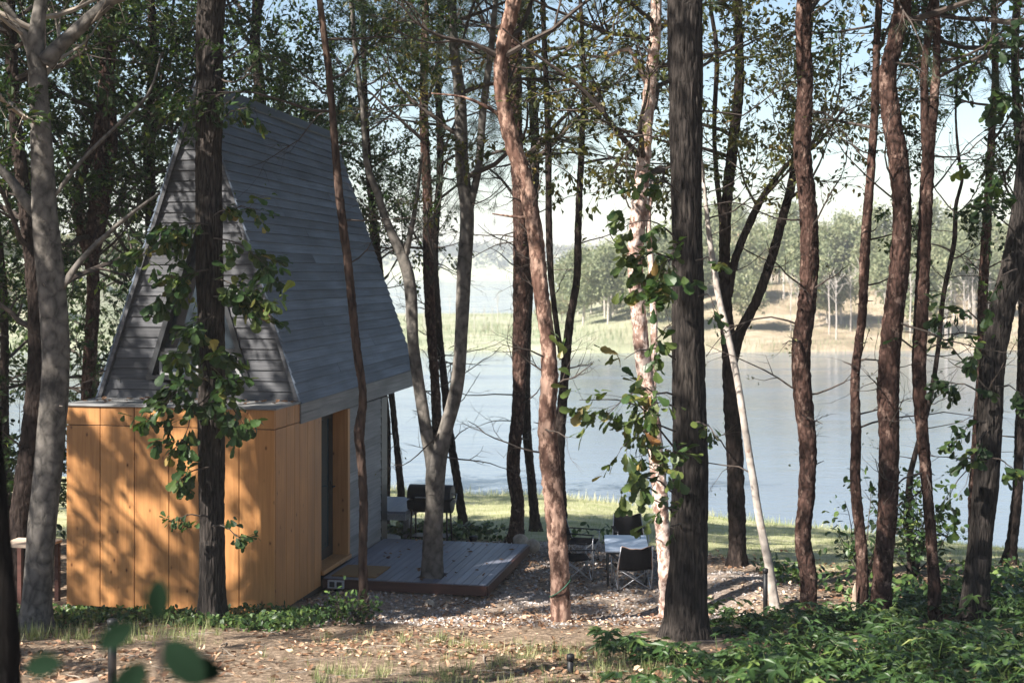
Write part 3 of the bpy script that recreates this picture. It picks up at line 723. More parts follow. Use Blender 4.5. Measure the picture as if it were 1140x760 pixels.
shoots(T_['front'][0], T_['front'][2], [
    (232, 130, 17.3, 190, 110, 17, 57, 0.117), (238, 140, 17.2, 285, 120, 17, 57, 0.106), (232, 250, 17.1, 175, 265, 16.8, 68, 0.159), (232, 260, 17, 150, 290, 16.6, 51, 0.159), (238, 265, 17, 300, 300, 16.8, 57, 0.159),
    (232, 300, 17, 180, 330, 16.7, 68, 0.170), (238, 310, 17, 285, 345, 16.7, 68, 0.170), (236, 350, 17, 200, 400, 16.7, 68, 0.170), (238, 330, 17, 305, 355, 16.6, 44, 0.159),
    (236, 380, 17, 255, 430, 16.7, 51, 0.170), (232, 420, 17, 165, 470, 16.6, 68, 0.170), (232, 440, 17, 200, 500, 16.6, 57, 0.170), (238, 440, 17, 275, 480, 16.6, 44, 0.170), (232, 520, 17, 195, 540, 16.7, 27, 0.159),
    (232, 575, 17, 190, 580, 16.8, 23, 0.085), (236, 585, 17, 268, 600, 16.7, 23, 0.117), (238, 240, 17, 290, 235, 16.8, 30, 0.127), (240, 470, 17.0, 262, 420, 16.7, 27, 0.159)], 'shoot', OAK)
T_['behindridge'] = tree('tree', 'slim dark trunk rising from behind the ridge of the roof', 27, [[(292, 560, 13), (292, 400, 13), (290, 200, 13), (290, 110, 12), (284, 50, 12), (286, 0, 11)]], 'dark', 13, 'green', 13, 3, 4.8, 12, .075, 12)
T_['thin'] = tree('tree', 'very thin crooked trunk in front of the deck and the cabin door', 17.9,
    [[(406, 690, 11), (404, 620, 10), (405, 560, 10), (402, 510, 10), (400, 480, 12), (404, 440, 9), (396, 380, 9), (388, 300, 9), (378, 220, 9), (372, 150, 8), (366, 80, 8), (356, 0, 7)]], 'brown', 10, 'green', 14, 2.2, 5.6, 12, .055, 8, flare=1.15)
T_['deck'] = tree('tree', 'smooth grey forked trunk growing up through the deck', 20.0,
    [[(481, 650, 24), (482, 600, 21), (484, 560, 20), (486, 520, 22), (496, 480, 17), (509, 430, 16), (514, 370, 15), (517, 300, 16), (520, 240, 15), (514, 180, 14), (512, 110, 13), (505, 50, 11), (503, 0, 10)],
     [(485, 525, 16), (476, 490, 14), (468, 440, 13), (460, 380, 12), (457, 320, 13), (448, 285, 12), (432, 250, 9), (420, 215, 8), (408, 180, 7), (404, 120, 6), (396, 60, 5), (390, 0, 4)],
     [(450, 290, 6), (456, 265, 6), (464, 220, 5), (470, 170, 4)],
     [(520, 240, 8), (532, 190, 8), (538, 120, 8), (546, 60, 7), (552, 0, 6)]], 'grey', 12, 'olive', 22, 2.8, 5.4, 10, .06, 8, base=ZE-4.66, twig='twig', limbs=(2,), flare=1.2)
T_['twinpine'] = tree('pine_tree', 'slender dark trunk seen between the two limbs of the deck tree', 25.5,
    [[(486, 600, 11), (487, 520, 11), (485, 440, 11), (480, 370, 11), (477, 300, 12), (476, 220, 10), (472, 120, 10), (474, 0, 8)]], 'red', 12, 'needle', 20, 2.4, 4.4, 0, .06, 18)
T_['twinpine2'] = tree('pine_tree', 'leaning dark pine crossing behind the right limb of the deck tree', 26.5,
    [[(519, 592, 11), (510, 540, 10), (502, 490, 9), (494, 420, 8), (488, 360, 8), (484, 280, 8), (490, 180, 8), (488, 90, 7), (492, 0, 6)]], 'dark', 12, 'needle', 18, 2.4, 4.6, 0, .06, 16)
T_['cornerpole'] = tree('tree', 'thin dark trunk beside the glazed corner of the cabin, left of the grill', 26,
    [[(450, 596, 8), (446, 540, 8), (440, 480, 7), (432, 400, 7), (424, 310, 7), (414, 230, 7), (408, 140, 6), (404, 0, 6)]], 'dark', 11, 'green', 11, 2.4, 4.6, 11, .06, 10)
T_['cornerpole2'] = tree('tree', 'very thin straight trunk just outside the eave at the cabin far corner', 28,
    [[(430, 596, 7), (432, 480, 6), (424, 400, 6), (418, 300, 6), (410, 200, 5), (396, 60, 5), (392, 0, 5)]], 'dark', 11, 'green', 20, 2.4, 4.8, 11, .06, 8)
T_['midpine'] = tree('pine_tree', 'dark pine with bare stubs standing over the two stones by the deck', 24.2,
    [[(573, 608, 17), (576, 560, 15), (571, 520, 16), (577, 450, 14), (579, 380, 16), (581, 300, 18), (579, 220, 17), (573, 120, 16), (576, 0, 14)]], 'red', 13, 'needle', 16, 2.6, 5.8, 0, .06, 22)
T_['midpine2'] = tree('pine_tree', 'dark straight trunk rooted in the lawn just right of the stubby pine', 27,
    [[(597, 592, 12), (592, 540, 10), (586, 470, 10), (586, 400, 9), (590, 300, 10), (596, 180, 10), (590, 60, 9), (588, 0, 9)]], 'dark', 13, 'needle', 16, 2.6, 6, 0, .06, 14)
T_['pinkpine'] = tree('pine_tree', 'crooked sunlit pink trunk left of the camp chairs with a green strap low down', 17.6,
    [[(624, 694, 20), (623, 640, 20), (619, 580, 21), (613, 520, 22), (609, 470, 20), (612, 420, 20), (610, 380, 17), (602, 320, 18), (596, 260, 18), (584, 200, 17), (568, 150, 17), (558, 100, 15), (560, 50, 15), (572, 0, 16)],
     [(594, 240, 5), (580, 242, 4), (562, 240, 3), (548, 238, 2)], [(560, 130, 5), (540, 118, 4), (515, 108, 3), (480, 104, 2)]], 'pink', 13, 'needle', 16, 2.6, 6.8, 0, .06, 14, limbs=(1, 2), flare=1.1)
T_['darkfork'] = tree('tree', 'slim dark forked trunk hidden low down behind the crooked pink pine', 22.5,
    [[(628, 640, 16), (624, 560, 15), (622, 500, 14), (628, 430, 10), (634, 360, 9), (642, 310, 8), (644, 240, 8), (648, 150, 7), (650, 90, 5), (646, 0, 4)],
     [(626, 400, 6), (618, 350, 6), (612, 280, 7), (610, 150, 7), (606, 50, 6), (604, 0, 6)]], 'dark', 11, 'olive', 16, 2.6, 6.2, 6, .06, 10)
T_['peel'] = tree('tree', 'white trunk with peeling bark beside the camp table', 18.3,
    [[(744, 690, 17), (741, 640, 16), (737, 580, 17), (732, 520, 17), (725, 460, 17), (716, 400, 16), (710, 340, 16), (707, 290, 17), (710, 240, 18), (716, 180, 16), (722, 110, 14), (728, 50, 13), (730, 0, 12)],
     [(726, 440, 7), (728, 380, 8), (726, 310, 8), (722, 250, 7), (726, 200, 5)], [(722, 100, 5), (700, 55, 5), (676, 64, 4), (652, 62, 3)]], 'peel', 12, 'olive', 18, 2.6, 5.6, 7, .065, 12, limbs=(1, 2), flare=1.1)
T_['main'] = tree('tree', 'thick dark furrowed trunk in the middle, the widest and nearest to the path', 15.7,
    [[(763, 706, 47), (764, 660, 43), (767, 600, 40), (769, 500, 38), (767, 400, 37), (766, 300, 36), (764, 200, 36), (763, 100, 37), (762, 0, 37)]], 'furrow', 14, 'olive', 12, 3, 8.3, 9, .075, 2, flare=1.22)
shoots(T_['main'][0], T_['main'][2], [
    (756, 215, 15.3, 715, 205, 14.8, 16, 0.129), (752, 265, 15.2, 700, 250, 14.6, 27, 0.146), (752, 280, 15.2, 725, 330, 14.5, 24, 0.146), (752, 455, 15.2, 720, 460, 14.4, 29, 0.146), (752, 510, 15.2, 735, 520, 14.4, 27, 0.146), (752, 290, 15.2, 690, 300, 14.5, 29, 0.163), (752, 310, 15.2, 715, 340, 14.4, 29, 0.163), (775, 290, 15.3, 800, 300, 14.8, 9, 0.120), (752, 300, 15.2, 735, 300, 14.4, 18, 0.172),
    (752, 400, 15.2, 695, 400, 14.5, 13, 0.172), (752, 440, 15.2, 668, 470, 14.2, 35, 0.163), (752, 480, 15.2, 690, 500, 14.3, 35, 0.155), (752, 500, 15.2, 645, 445, 14.0, 12, 0.138), (775, 470, 15.3, 800, 490, 14.8, 10, 0.120),
    (752, 550, 15.2, 690, 545, 14.3, 16, 0.155), (752, 575, 15.2, 715, 565, 14.3, 10, 0.155), (760, 590, 15.2, 745, 600, 14.4, 5, 0.138), (778, 330, 15.3, 800, 350, 14.6, 8, 0.112), (752, 530, 15.2, 725, 545, 14.3, 18, 0.155)], 'shoot', OAK, leafmean=(.35, 1))
T_['darkv'] = tree('tree', 'dark trunk forking in a wide V, rooted in the lawn beyond the white trunk', 21.6,
    [[(821, 640, 20), (820, 580, 19), (818, 510, 18), (814, 440, 17), (812, 390, 16), (807, 320, 14), (808, 240, 13), (816, 160, 12), (823, 90, 10), (822, 0, 8)],
     [(814, 400, 12), (824, 370, 12), (842, 335, 11), (858, 290, 11), (872, 240, 10), (884, 190, 9), (890, 120, 8), (900, 40, 7), (905, 0, 6)],
     [(810, 330, 9), (818, 290, 9), (834, 250, 9), (852, 215, 8), (880, 180, 6), (910, 160, 5), (940, 120, 4)],
     [(806, 260, 7), (798, 200, 6), (795, 140, 5), (798, 60, 5), (790, 0, 4)]], 'dark', 12, 'olive', 28, 2.8, 5.4, 9, .065, 10, limbs=(2,), flare=1.1)
T_['white'] = tree('tree', 'bare slender white trunk leaning left beside the black path post', 18.6,
    [[(864, 682, 10.7), (856, 630, 9.8), (846, 580, 9.0), (838, 530, 9.0), (830, 480, 9.0), (822, 430, 9.0), (812, 380, 9.0), (800, 330, 8.2), (792, 280, 7.4), (786, 230, 5.7), (782, 190, 4.1), (778, 150, 3.3)]], 'white', 7.4, 'olive', 6, 1.4, 5.0, 4, .06, 5, limbs=(0,), flare=1.1)
T_['twisted'] = tree('pine_tree', 'red brown twisted trunk just right of the slender white trunk', 18,
    [[(899, 688, 19), (900, 640, 19), (894, 600, 19), (898, 550, 18), (900, 500, 19), (894, 440, 20), (892, 390, 20), (898, 340, 19), (901, 290, 20), (899, 230, 20), (893, 170, 20), (896, 100, 18), (894, 40, 17), (895, 0, 16)]], 'red', 13, 'olive', 16, 2.8, 6.2, 7, .065, 14, flare=1.1)
T_['slimred'] = tree('pine_tree', 'slim reddish trunk with a broken stake at its foot', 17.9,
    [[(958, 690, 14), (960, 640, 13), (957, 590, 12), (952, 540, 11), (953, 480, 11), (952, 420, 10), (960, 350, 10), (963, 280, 12), (968, 210, 10), (973, 140, 9), (975, 80, 8), (979, 0, 7)]], 'red', 11, 'olive', 18, 2.2, 5.8, 7, .06, 16, flare=1.15)
T_['bigred'] = tree('pine_tree', 'sunlit reddish trunk with an S bend high up, right of the slim reddish one', 17.3,
    [[(980, 698, 24), (982, 640, 22), (988, 570, 21), (990, 500, 21), (989, 430, 22), (994, 360, 22), (1001, 300, 22), (1004, 240, 21), (1000, 180, 23), (992, 130, 22), (988, 85, 19), (998, 40, 18), (1004, 0, 18)]], 'red', 13, 'needle', 14, 2.6, 6.6, 7, .06, 14, flare=1.15)
T_['forkred'] = tree('pine_tree', 'dark reddish trunk splitting into two parallel stems near the top', 17.4,
    [[(1042, 702, 15), (1040, 650, 14), (1036, 590, 13), (1030, 520, 13), (1025, 460, 14), (1023, 400, 15), (1026, 330, 15), (1029, 260, 14), (1032, 200, 15), (1034, 160, 14), (1041, 100, 10), (1043, 40, 9), (1041, 0, 9)],
     [(1032, 165, 9), (1029, 120, 9), (1030, 70, 8), (1036, 20, 8), (1038, 0, 7)]], 'red', 12, 'needle', 16, 2.4, 6.6, 7, .06, 10, flare=1.1)
T_['sapling'] = tree('sapling', 'thin wavy dark sapling behind the two reddish trunks at the right', 21,
    [[(1016, 660, 9), (1013, 600, 7), (1012, 540, 7), (1020, 500, 6), (1034, 450, 6), (1044, 390, 6), (1050, 330, 6), (1062, 270, 6), (1064, 230, 5), (1071, 200, 4), (1068, 180, 4), (1064, 130, 3), (1066, 60, 3), (1060, 0, 2)]], 'dark', 9.5, 'green', 10, 1.6, 3, 7, .06, 22, limbs=(0,), flare=1.1)
T_['thinright'] = tree('pine_tree', 'thin trunk standing behind the big curved trunk at the right edge', 21.5,
    [[(1086, 650, 13), (1084, 560, 12), (1088, 480, 11), (1093, 400, 11), (1094, 330, 11), (1098, 260, 10), (1104, 150, 8), (1108, 85, 8), (1106, 0, 7)]], 'red', 12, 'needle', 22, 2.2, 5.4, 0, .06, 16)
T_['curved'] = tree('tree', 'big grey trunk curving out of the picture at the right edge', 17.3,
    [[(1084, 692, 34), (1087, 650, 30), (1092, 590, 28), (1098, 530, 28), (1101, 470, 28), (1104, 410, 27), (1113, 355, 27), (1127, 300, 26), (1138, 240, 25), (1148, 150, 24), (1160, 60, 22), (1168, 0, 20)]], 'furrow', 12, 'green', 14, 2.8, 6.0, 9, .075, 6, flare=1.2)
shoots(T_['curved'][0], T_['curved'][2], [
    (1095, 440, 17, 1045, 430, 16.6, 34, .15), (1096, 360, 17, 1050, 350, 16.6, 16, .14), (1098, 480, 17, 1075, 540, 16.6, 22, .14), (1140, 120, 17, 1095, 110, 16.5, 40, .15), (1100, 400, 17, 1078, 400, 16.6, 20, .14), (1096, 430, 17, 1030, 380, 16.6, 14, .14), (1097, 470, 17, 1062, 490, 16.6, 20, .14), (1097, 500, 17, 1055, 560, 16.6, 18, .13), (1110, 430, 17, 1140, 440, 16.6, 16, .14),
    (1130, 260, 17, 1080, 230, 16.5, 26, .15), (1130, 220, 17, 1085, 180, 16.5, 18, .15), (1105, 510, 17, 1135, 530, 16.6, 16, .13), (1140, 140, 17, 1110, 50, 16.5, 30, .14), (1140, 120, 17, 1128, 20, 16.5, 30, .14), (1132, 300, 17, 1098, 340, 16.6, 14, .13)], 'green', OAK)
T_['slimlawn'] = tree('tree', 'slim dark trunk rooted on the lawn edge at the far right', 22,
    [[(1122, 662, 14), (1127, 600, 12), (1133, 540, 11), (1136, 450, 10), (1138, 350, 9), (1136, 200, 9), (1130, 80, 8), (1132, 0, 8)]], 'dark', 12, 'green', 20, 2.6, 4.6, 8, .07, 14)
# the dark trunk close to the camera at the left edge
T_['near'] = tree('tree', 'black out of focus trunk close to the camera at the left edge', 6.2,
    [[(2, 1010, 60), (0, 860, 48), (-2, 700, 42), (-10, 560, 36), (-22, 440, 34), (-45, 300, 30), (-70, 100, 28), (-80, -60, 26)]], 'neardark', 9, 'green', 8, 2.2, 4.6, 8, .075, 0)

# more trees of the wood, behind the cabin and along the shore on the left
def wood_tree(name, label, x, y, H, w, lean, bark, leaf, **k):
    d = y; gz = G(x, y); px = 570+F*x/d
    pts = []
    for i, f in enumerate(np.linspace(0, 1, 8)):
        z = gz+H*.62*f; xx = x+lean*f*f+.12*math.sin(f*7+x)*f
        pts.append((570+F*xx/d, 295-F*(z-ZE)/d, (w*(1-.45*f))*F/d))
    return tree(name, label, d, [pts], bark, H, leaf, **k)
back = [(-11.8, 20.2, 11, .22, .5), (-8.7, 24.5, 12, .18, -.4), (-13.5, 32, 12, .25, .3), (-10.4, 36, 12, .2, -.5), (-7.0, 41, 12, .17, .5), (-6.2, 25.5, 12, .16, -.3), (-8.4, 44, 12, .17, .2), (-5.2, 26.5, 11, .13, -.4), (-9.6, 21.5, 11, .2, .4), (-12.2, 23, 11, .2, -.3)]
blab = ['bushy dark tree far left behind the grey trunk', 'leafy tree just left of the gable', 'tree on the shore at the far left edge', 'tree on the shore seen left of the gable', 'tree behind the left roof slope', 'tree behind the gable top',
        'tree behind the middle of the ridge', 'tree behind the far end of the ridge', 'leafy tree between the left edge trunks', 'leafy tree at the left edge of the wood']
for (x, y, H, w, ln), lb in zip(back, blab):
    left = x < -7.5
    wood_tree('tree', lb, x, y, H, w, ln, 'dark', 'green', n1=27 if left else 18, L1=3.0, hb=2.2 if left else 4.6, per=8 if left else 8, lsize=.085, dead=14, n3=6)
over = [(-7.9, 6.2, 13), (-4.9, 9.2, 14), (-13.5, 9, 13), (-10.2, 13.5, 13), (-16, 14, 14), (-18.5, 8, 13), (-3.4, 6.3, 13), (-15, 19, 13), (-8, -5, 13), (7.5, 3, 13), (10.5, 11, 13), (3, -5, 13), (-2, -7, 13), (8, -4, 13), (13, 16, 13)]  # unseen trees, added to dapple the sun and block open sky
for i, (x, y, H) in enumerate(over):
    y_ = max(y, 1.0)
    if y < 1:   # behind the camera: build at its own place
        pass
    t, st, org = None, None, None
    rng = np.random.default_rng(100+i); gz = G(x, y); org = np.array((x, y, gz))
    root = empty('tree', org, 'unseen tree added beside or behind the camera to shade the scene', 'tree', 'unseen trees added for shade')
    s = np.array([(x+.25*math.sin(f*5+i)*f, y+.2*math.cos(f*4+i)*f, gz-.1+H*f, .17*(1-f)+.015) for f in np.linspace(0, 1, 24)])
    g = Geo(); g.tube(s[:, :3], s[:, 3], 12, noise=.05); g.build('trunk', M['dark'], root, True, local=org)
    hi = s[s[:, 2] > gz+6.2]; n1 = 10 if (x > -4 and x < 0) or abs(x+7.9) < .1 else 20; n1 = 7 if abs(x+7.9) < .1 else n1; q = hi[rng.integers(0, len(hi), n1)]; az = np.arange(n1)*2.4; el = rng.uniform(.1, .7, n1)
    dr = np.stack([np.cos(az)*np.cos(el), np.sin(az)*np.cos(el), np.sin(el)], 1)
    p1 = poly(q[:, :3], dr, rng.uniform(1.6, 3.2, n1), 8, .05, .15); r1 = np.linspace(.035, .01, 8)[None]*np.ones((n1, 1))
    p2, r2 = grow(p1, r1, 6, .7, 1.5, 5, .25, (.4, 1), .03, .17); p3, r3 = grow(p2, r2, 3, .25, .5, 4, .25, (.4, 1), 0, .2)
    gb = Geo(); gb.tubes(p1, r1, 5); gb.tubes(p2, r2, 4); gb.build('branch_sprays', M['twig'], root, local=org)
    gl = Geo(); leaves_on(gl, p3, (20 if x < -9.5 and y > 8 else 14) if x < 0 and y > 0 else 22, .16, LEAF); gl.build('crown', M['green'], root, local=org)

# ------------------------------------------------------------------ camp table, chairs, grill and small things
M['fabric'] = m_plain('black camp fabric', (.007, .007, .009), .85, 0, .3, 40, .2, .12)
M['piping'] = m_plain('tan piping', (.4, .26, .2), .7)
M['steel'] = m_plain('grey steel tube', (.42, .42, .44), .35, .6, .1, 10)
M['alu'] = m_plain('blue grey table top', (.34, .39, .48), .35, .1, .1, 6)
def onpix(px, py, d): return P(px, py, d)
def chair(x, y, rz, label):
    gz = G(x, y); root = empty('camp_chair', (x, y, gz), label, 'camp chair', 'camp chairs round the table', rz); root.scale = (.86, .86, .78)
    g = Geo(); c = .018
    w, dp = .27, .24
    for sx in (-1, 1):   # side crosses, front and back crosses, uprights
        g.tube([(sx*w, -dp, .02), (sx*w, dp, .42)], .0095, 8); g.tube([(sx*(w-.02), dp, .02), (sx*(w-.02), -dp, .42)], .0095, 8)
        g.tube([(sx*w, -dp, .02), (sx*(w+.02), -dp-.02, .44), (sx*(w-.02), -dp-.13, .84)], .0095, 8)
        g.tube([(sx*w, dp, .02), (sx*(w+.01), dp+.02, .6)], .0095, 8)
    for yy_ in (-dp, dp):
        g.tube([(-w, yy_+.012, .03), (w-.02, yy_+.012, .4)], .0095, 8); g.tube([(w, yy_-.012, .03), (-w+.02, yy_-.012, .4)], .0095, 8)
    g.build('frame', M['steel'], root, True)
    for sx in (-1, 1):
        for sy in (-1, 1):
            g = Geo(); g.tube([(sx*w, sy*dp, 0), (sx*w, sy*dp, .045)], .018, 8); g.build('foot', M['fabric'], root, True)
    def sheet(fn, nu=9, nv=9, th=.008):
        g = Geo(); uu, vv = np.meshgrid(np.linspace(0, 1, nu), np.linspace(0, 1, nv)); A = fn(uu, vv).reshape(-1, 3)
        i = (np.arange(nv-1)[:, None]*nu+np.arange(nu-1)[None]).reshape(-1); q = np.stack([i, i+1, i+nu+1, i+nu], -1)
        g.add(A, q); return g
    def seatf(u, v): return np.stack([(u-.5)*.54, -.25+v*.5, .42-.075*np.sin(np.pi*u)*(.5+.5*np.sin(np.pi*v))+.0*v], -1)
    def backf(u, v):
        yv = -dp-.02-.11*v-.07*np.sin(np.pi*u)*(1-.4*v)
        return np.stack([(u-.5)*(.56-.06*v), yv, .40+.44*v-.05*np.sin(np.pi*u)*v**3+.0*u+.006*np.sin(17*u)], -1)
    for nm, fn in (('seat', seatf), ('backrest', backf)):
        o = sheet(fn).build(nm, M['fabric'], root, True); md = o.modifiers.new('thickness', 'SOLIDIFY'); md.thickness = .008
        if nm == 'backrest':
            g = Geo(); u = np.linspace(0, 1, 12); g.tube(backf(u, np.ones(12))+np.array((0, 0, .004)), .006, 6); g.tube(backf(np.zeros(8), np.linspace(0, 1, 8)), .005, 6); g.tube(backf(np.ones(8), np.linspace(0, 1, 8)), .005, 6); g.build('piping', M['piping'], o, True)
    for sx in (-1, 1):
        g = Geo(); g.hexa([(sx*.24, -.30, .60), (sx*.32, -.30, .60), (sx*.25, .28, .585), (sx*.32, .28, .585), (sx*.24, -.30, .612), (sx*.32, -.30, .612), (sx*.25, .28, .597), (sx*.32, .28, .597)]); g.build('armrest', M['fabric'], root, bevel=.004)
    return root
a = onpix(703, 655, 19.9); chair(a[0], a[1], R(8), 'black folding camp chair seen from behind in front of the table')
a = onpix(640, 642, 20.6); chair(a[0], a[1], R(-80), 'black folding camp chair on the left of the table, nearer one beside the pink trunk')
a = onpix(648, 628, 22.0); chair(a[0], a[1], R(-105), 'black folding camp chair at the left, the farther of the two')
a = onpix(702, 620, 22.3); chair(a[0], a[1], R(185), 'black folding camp chair beyond the table, mostly hidden by leaves')
ct = onpix(697, 606, 20.6); gz = G(ct[0], ct[1]); tr_ = empty('camp_table', (ct[0], ct[1], gz), 'low folding table with a blue grey two panel top among the camp chairs', 'table', None, R(-3))
hT = .53
g = Geo(); g.box(-.31, .31, -.6, -.004, hT, hT+.022, .4); g.box(-.31, .31, .004, .6, hT, hT+.022, .6); g.build('table_top', M['alu'], tr_, bevel=.006)
g = Geo(); g.box(-.3, .3, -.59, .59, hT-.03, hT-.002); g.build('rim', M['darkframe'], tr_)
for sx in (-1, 1):
    for sy in (-1, 1):
        g = Geo(); g.tube([(sx*.27, sy*.53, 0), (sx*.27, sy*.53, hT-.03)], .014, 8); g.build('leg', M['darkframe'], tr_, True)
g = Geo()
for sx in (-1, 1): g.tube([(sx*.27, -.53, .3), (sx*.27, .53, .3)], .008, 6)
g.build('brace', M['darkframe'], tr_, True)

gp = onpix(480, 606, 23.3); gz = G(gp[0], gp[1]); gr = empty('barrel_grill', (gp[0], gp[1], gz), 'black barrel charcoal grill on legs standing behind the deck', 'grill', None, R(-10))
def drum(a0, a1, r, x0, x1, zc):
    g = Geo(); n = 17; an = np.linspace(a0, a1, n)
    ring = np.stack([np.zeros(n), np.cos(an)*r, np.sin(an)*r+zc], -1); V = np.concatenate([ring+np.array((x, 0, 0)) for x in (x0, x1)])
    i = np.arange(n-1); g.add(V, [np.stack([i, i+1, i+n+1, i+n], -1), np.arange(n)[None, ::-1], (np.arange(n)+n)[None]]); return g
drum(R(5), R(175), .22, -.36, .36, .82).build('lid', M['blackmetal'], gr, True, .006)
drum(R(180), R(360), .215, -.36, .36, .80).build('firebox', M['blackmetal'], gr, True, .006)
for sx in (-1, 1):
    for sy in (-1, 1):
        g = Geo(); g.tube([(sx*.29, sy*.13, .68), (sx*.31, sy*.19, 0)], .016, 8); g.build('leg', M['blackmetal'], gr, True)
g = Geo(); g.box(-.3, .3, -.17, .17, .2, .215); g.build('shelf', M['blackmetal'], gr)
g = Geo(); g.tube([(.36, 0, .9), (.43, 0, .9), (.43, -.08, .78), (.36, -.08, .78)], .011, 8); g.build('side_handle', M['steel'], gr, True)
g = Geo(); g.tube([(-.2, -.22, .86), (-.2, -.28, .87), (.2, -.28, .87), (.2, -.22, .86)], .011, 8); g.build('lid_handle', M['steel'], gr, True)

M['rock'] = m_plain('pale stone', (.42, .35, .28), .9, 0, .35, 9, .6)
def rock(name, px, py, d, sx, sy, sz, label, rz=0, mat='rock'):
    p = onpix(px, py, d); p[2] = G(p[0], p[1])
    bm_v = []; g = Geo(); n, k = 9, 12
    th = np.linspace(0, np.pi, n)[:, None]; ph = (np.arange(k)*2*np.pi/k)[None]
    r = 1+.1*np.sin(3*ph+px)*np.sin(th)+.09*np.cos(2*th+ph*2+py)+rng.normal(0, .03, (n, k))
    V = np.stack([r*np.sin(th)*np.cos(ph)*sx, r*np.sin(th)*np.sin(ph)*sy, (r*np.cos(th)+.55)*sz], -1)
    i = np.arange(n-1)[:, None]*k; j = np.arange(k)[None]; j2 = (j+1) % k
    g.add(V.reshape(-1, 3), np.stack([i+j, i+k+j, i+k+j2, i+j2], -1).reshape(-1, 4))
    o = g.build(name, M[mat], None, True); o.location = p; o.rotation_euler.z = rz
    return tag(o, label, 'stone', 'stones on the ground')
rock('stone', 579, 615, 23.4, .13, .11, .12, 'rounded pale stone at the foot of the stubby pine by the deck')
rock('stone', 592, 620, 22.8, .12, .12, .12, 'smaller stone just right of the rounded one by the deck')
rock('stone', 478, 668, 19.0, .07, .06, .06, 'small grey stone under the front edge of the deck')
# pale split log at the lower left
lp = onpix(82, 748, 11.4); gz = G(lp[0], lp[1])
M['log'] = m_wood('weathered pale log', (.4, .3, .22), (.6, .48, .38), (3, 14, 14), True, .85, .3)
g = Geo(); q = np.array([(-.24, 0, .05), (-.1, .01, .055), (.05, .0, .06), (.2, .03, .07)]); g.tube(q, [.05, .055, .055, .045], 9, noise=.12)
o = g.build('split_log', M['log'], None); o.location = (lp[0], lp[1], gz); o.rotation_euler.z = R(35); tag(o, 'short pale piece of wood lying in dry leaves at the lower left', 'log')
# posts
def post(px, py0, py1, d, r, label, cap=True, name='path_light'):
    p = onpix(px, py0, d); gz = G(p[0], p[1]); h = ZE-d*(py1-295)/F-gz
    root = empty(name, (p[0], p[1], gz), label, 'post', 'small posts in the ground')
    g = Geo(); g.tube([(0, 0, -.1), (0, 0, h-.06)], r, 10); g.build('stem', M['blackmetal'], root, True)
    g = Geo(); g.tube([(0, 0, h-.058), (0, 0, h-.01), (0, 0, h)], [r*1.25, r*1.25, r*.6], 10); g.build('cap', M['blackmetal'], root, True)
post(852, 686, 632, 18.3, .03, 'slim black post at the foot of the white leaning trunk')
post(125, 745, 688, 11.9, .035, 'dark blurred post among grass before the orange box')
post(527, 603, 596, 24.2, .06, 'squat black post behind the deck')
post(635, 740, 727, 12.8, .03, 'short black peg in the grass near the bottom edge')
# pale round lid by the cabin wall
p = onpix(428, 600, 23.6); g = Geo(); g.tube([(0, 0, 0), (0, 0, .05), (0, 0, .06)], [.27, .27, .25], 28); o = g.build('stepping_stone', m_plain('pale concrete', (.5, .5, .5), .8), None); o.location = (p[0], p[1], ZE-4.62+.06); tag(o, 'pale round slab on the gravel by the cabin corner', 'slab')
# green strap round the pink tree
s = T_['pinkpine'][1][0]; zs = ZE-17.6*(655-295)/F; c_ = s[np.argmin(abs(s[:, 2]-zs))]
an = np.linspace(-2.9, .6, 26); g = Geo(); rr_ = c_[3]*1.14+.006
q = np.stack([c_[0]+np.cos(an)*rr_, c_[1]+np.sin(an)*rr_, zs+.03+.12*np.sin(an*.9+1.2)], -1); g.tube(q, .008, 6)
o = g.build('strap', m_plain('green strap', (.012, .07, .04), .6), None, True, local=q[0]); o.location = q[0]; tag(o, 'green strap tied round the pink crooked trunk', 'strap')
# broken stake by the slim red trunk
p = onpix(951, 688, 17.8); gz = G(p[0], p[1]); g = Geo(); g.hexa([(-.025, -.02, -.1), (.025, -.02, -.1), (-.025, .02, -.1), (.025, .02, -.1), (-.02, -.015, .34), (.01, -.015, .5), (-.02, .015, .38), (.01, .015, .48)])
o = g.build('stake', M['log'], None); o.location = (p[0], p[1], gz); tag(o, 'broken pale wooden stake at the foot of the slim reddish trunk', 'stake')
# timber ledge left of the box
p = onpix(44, 690, 18.9); gz = G(p[0], p[1]); lr = empty('timber_rack', (p[0], p[1], gz), 'low timber rack with a pale top beside the left end of the orange box', 'rack', None, R(-12))
g = Geo(); [g.box(-.45, .2, -.25+i*.1, -.16+i*.1, .78, .815, random.random()) for i in range(5)]; g.build('top_slats', M['log'], lr, bevel=.003)
for x in (-.4, .15):
    for y in (-.2, .2):
        g = Geo(); g.box(x-.03, x+.03, y-.03, y+.03, -.1, .775); g.build('leg', M['deckf'], lr, bevel=.003)

# ------------------------------------------------------------------ ground cover
rng = np.random.default_rng(21)
def pts_in(n, x0, x1, y0, y1, prob=None):
    x = rng.uniform(x0, x1, n); y = rng.uniform(y0, y1, n)
    if prob is not None:
        k = rng.random(n) < prob(x, y); x, y = x[k], y[k]
    return x, y
def px_of(x, y): return 570+F*x/y
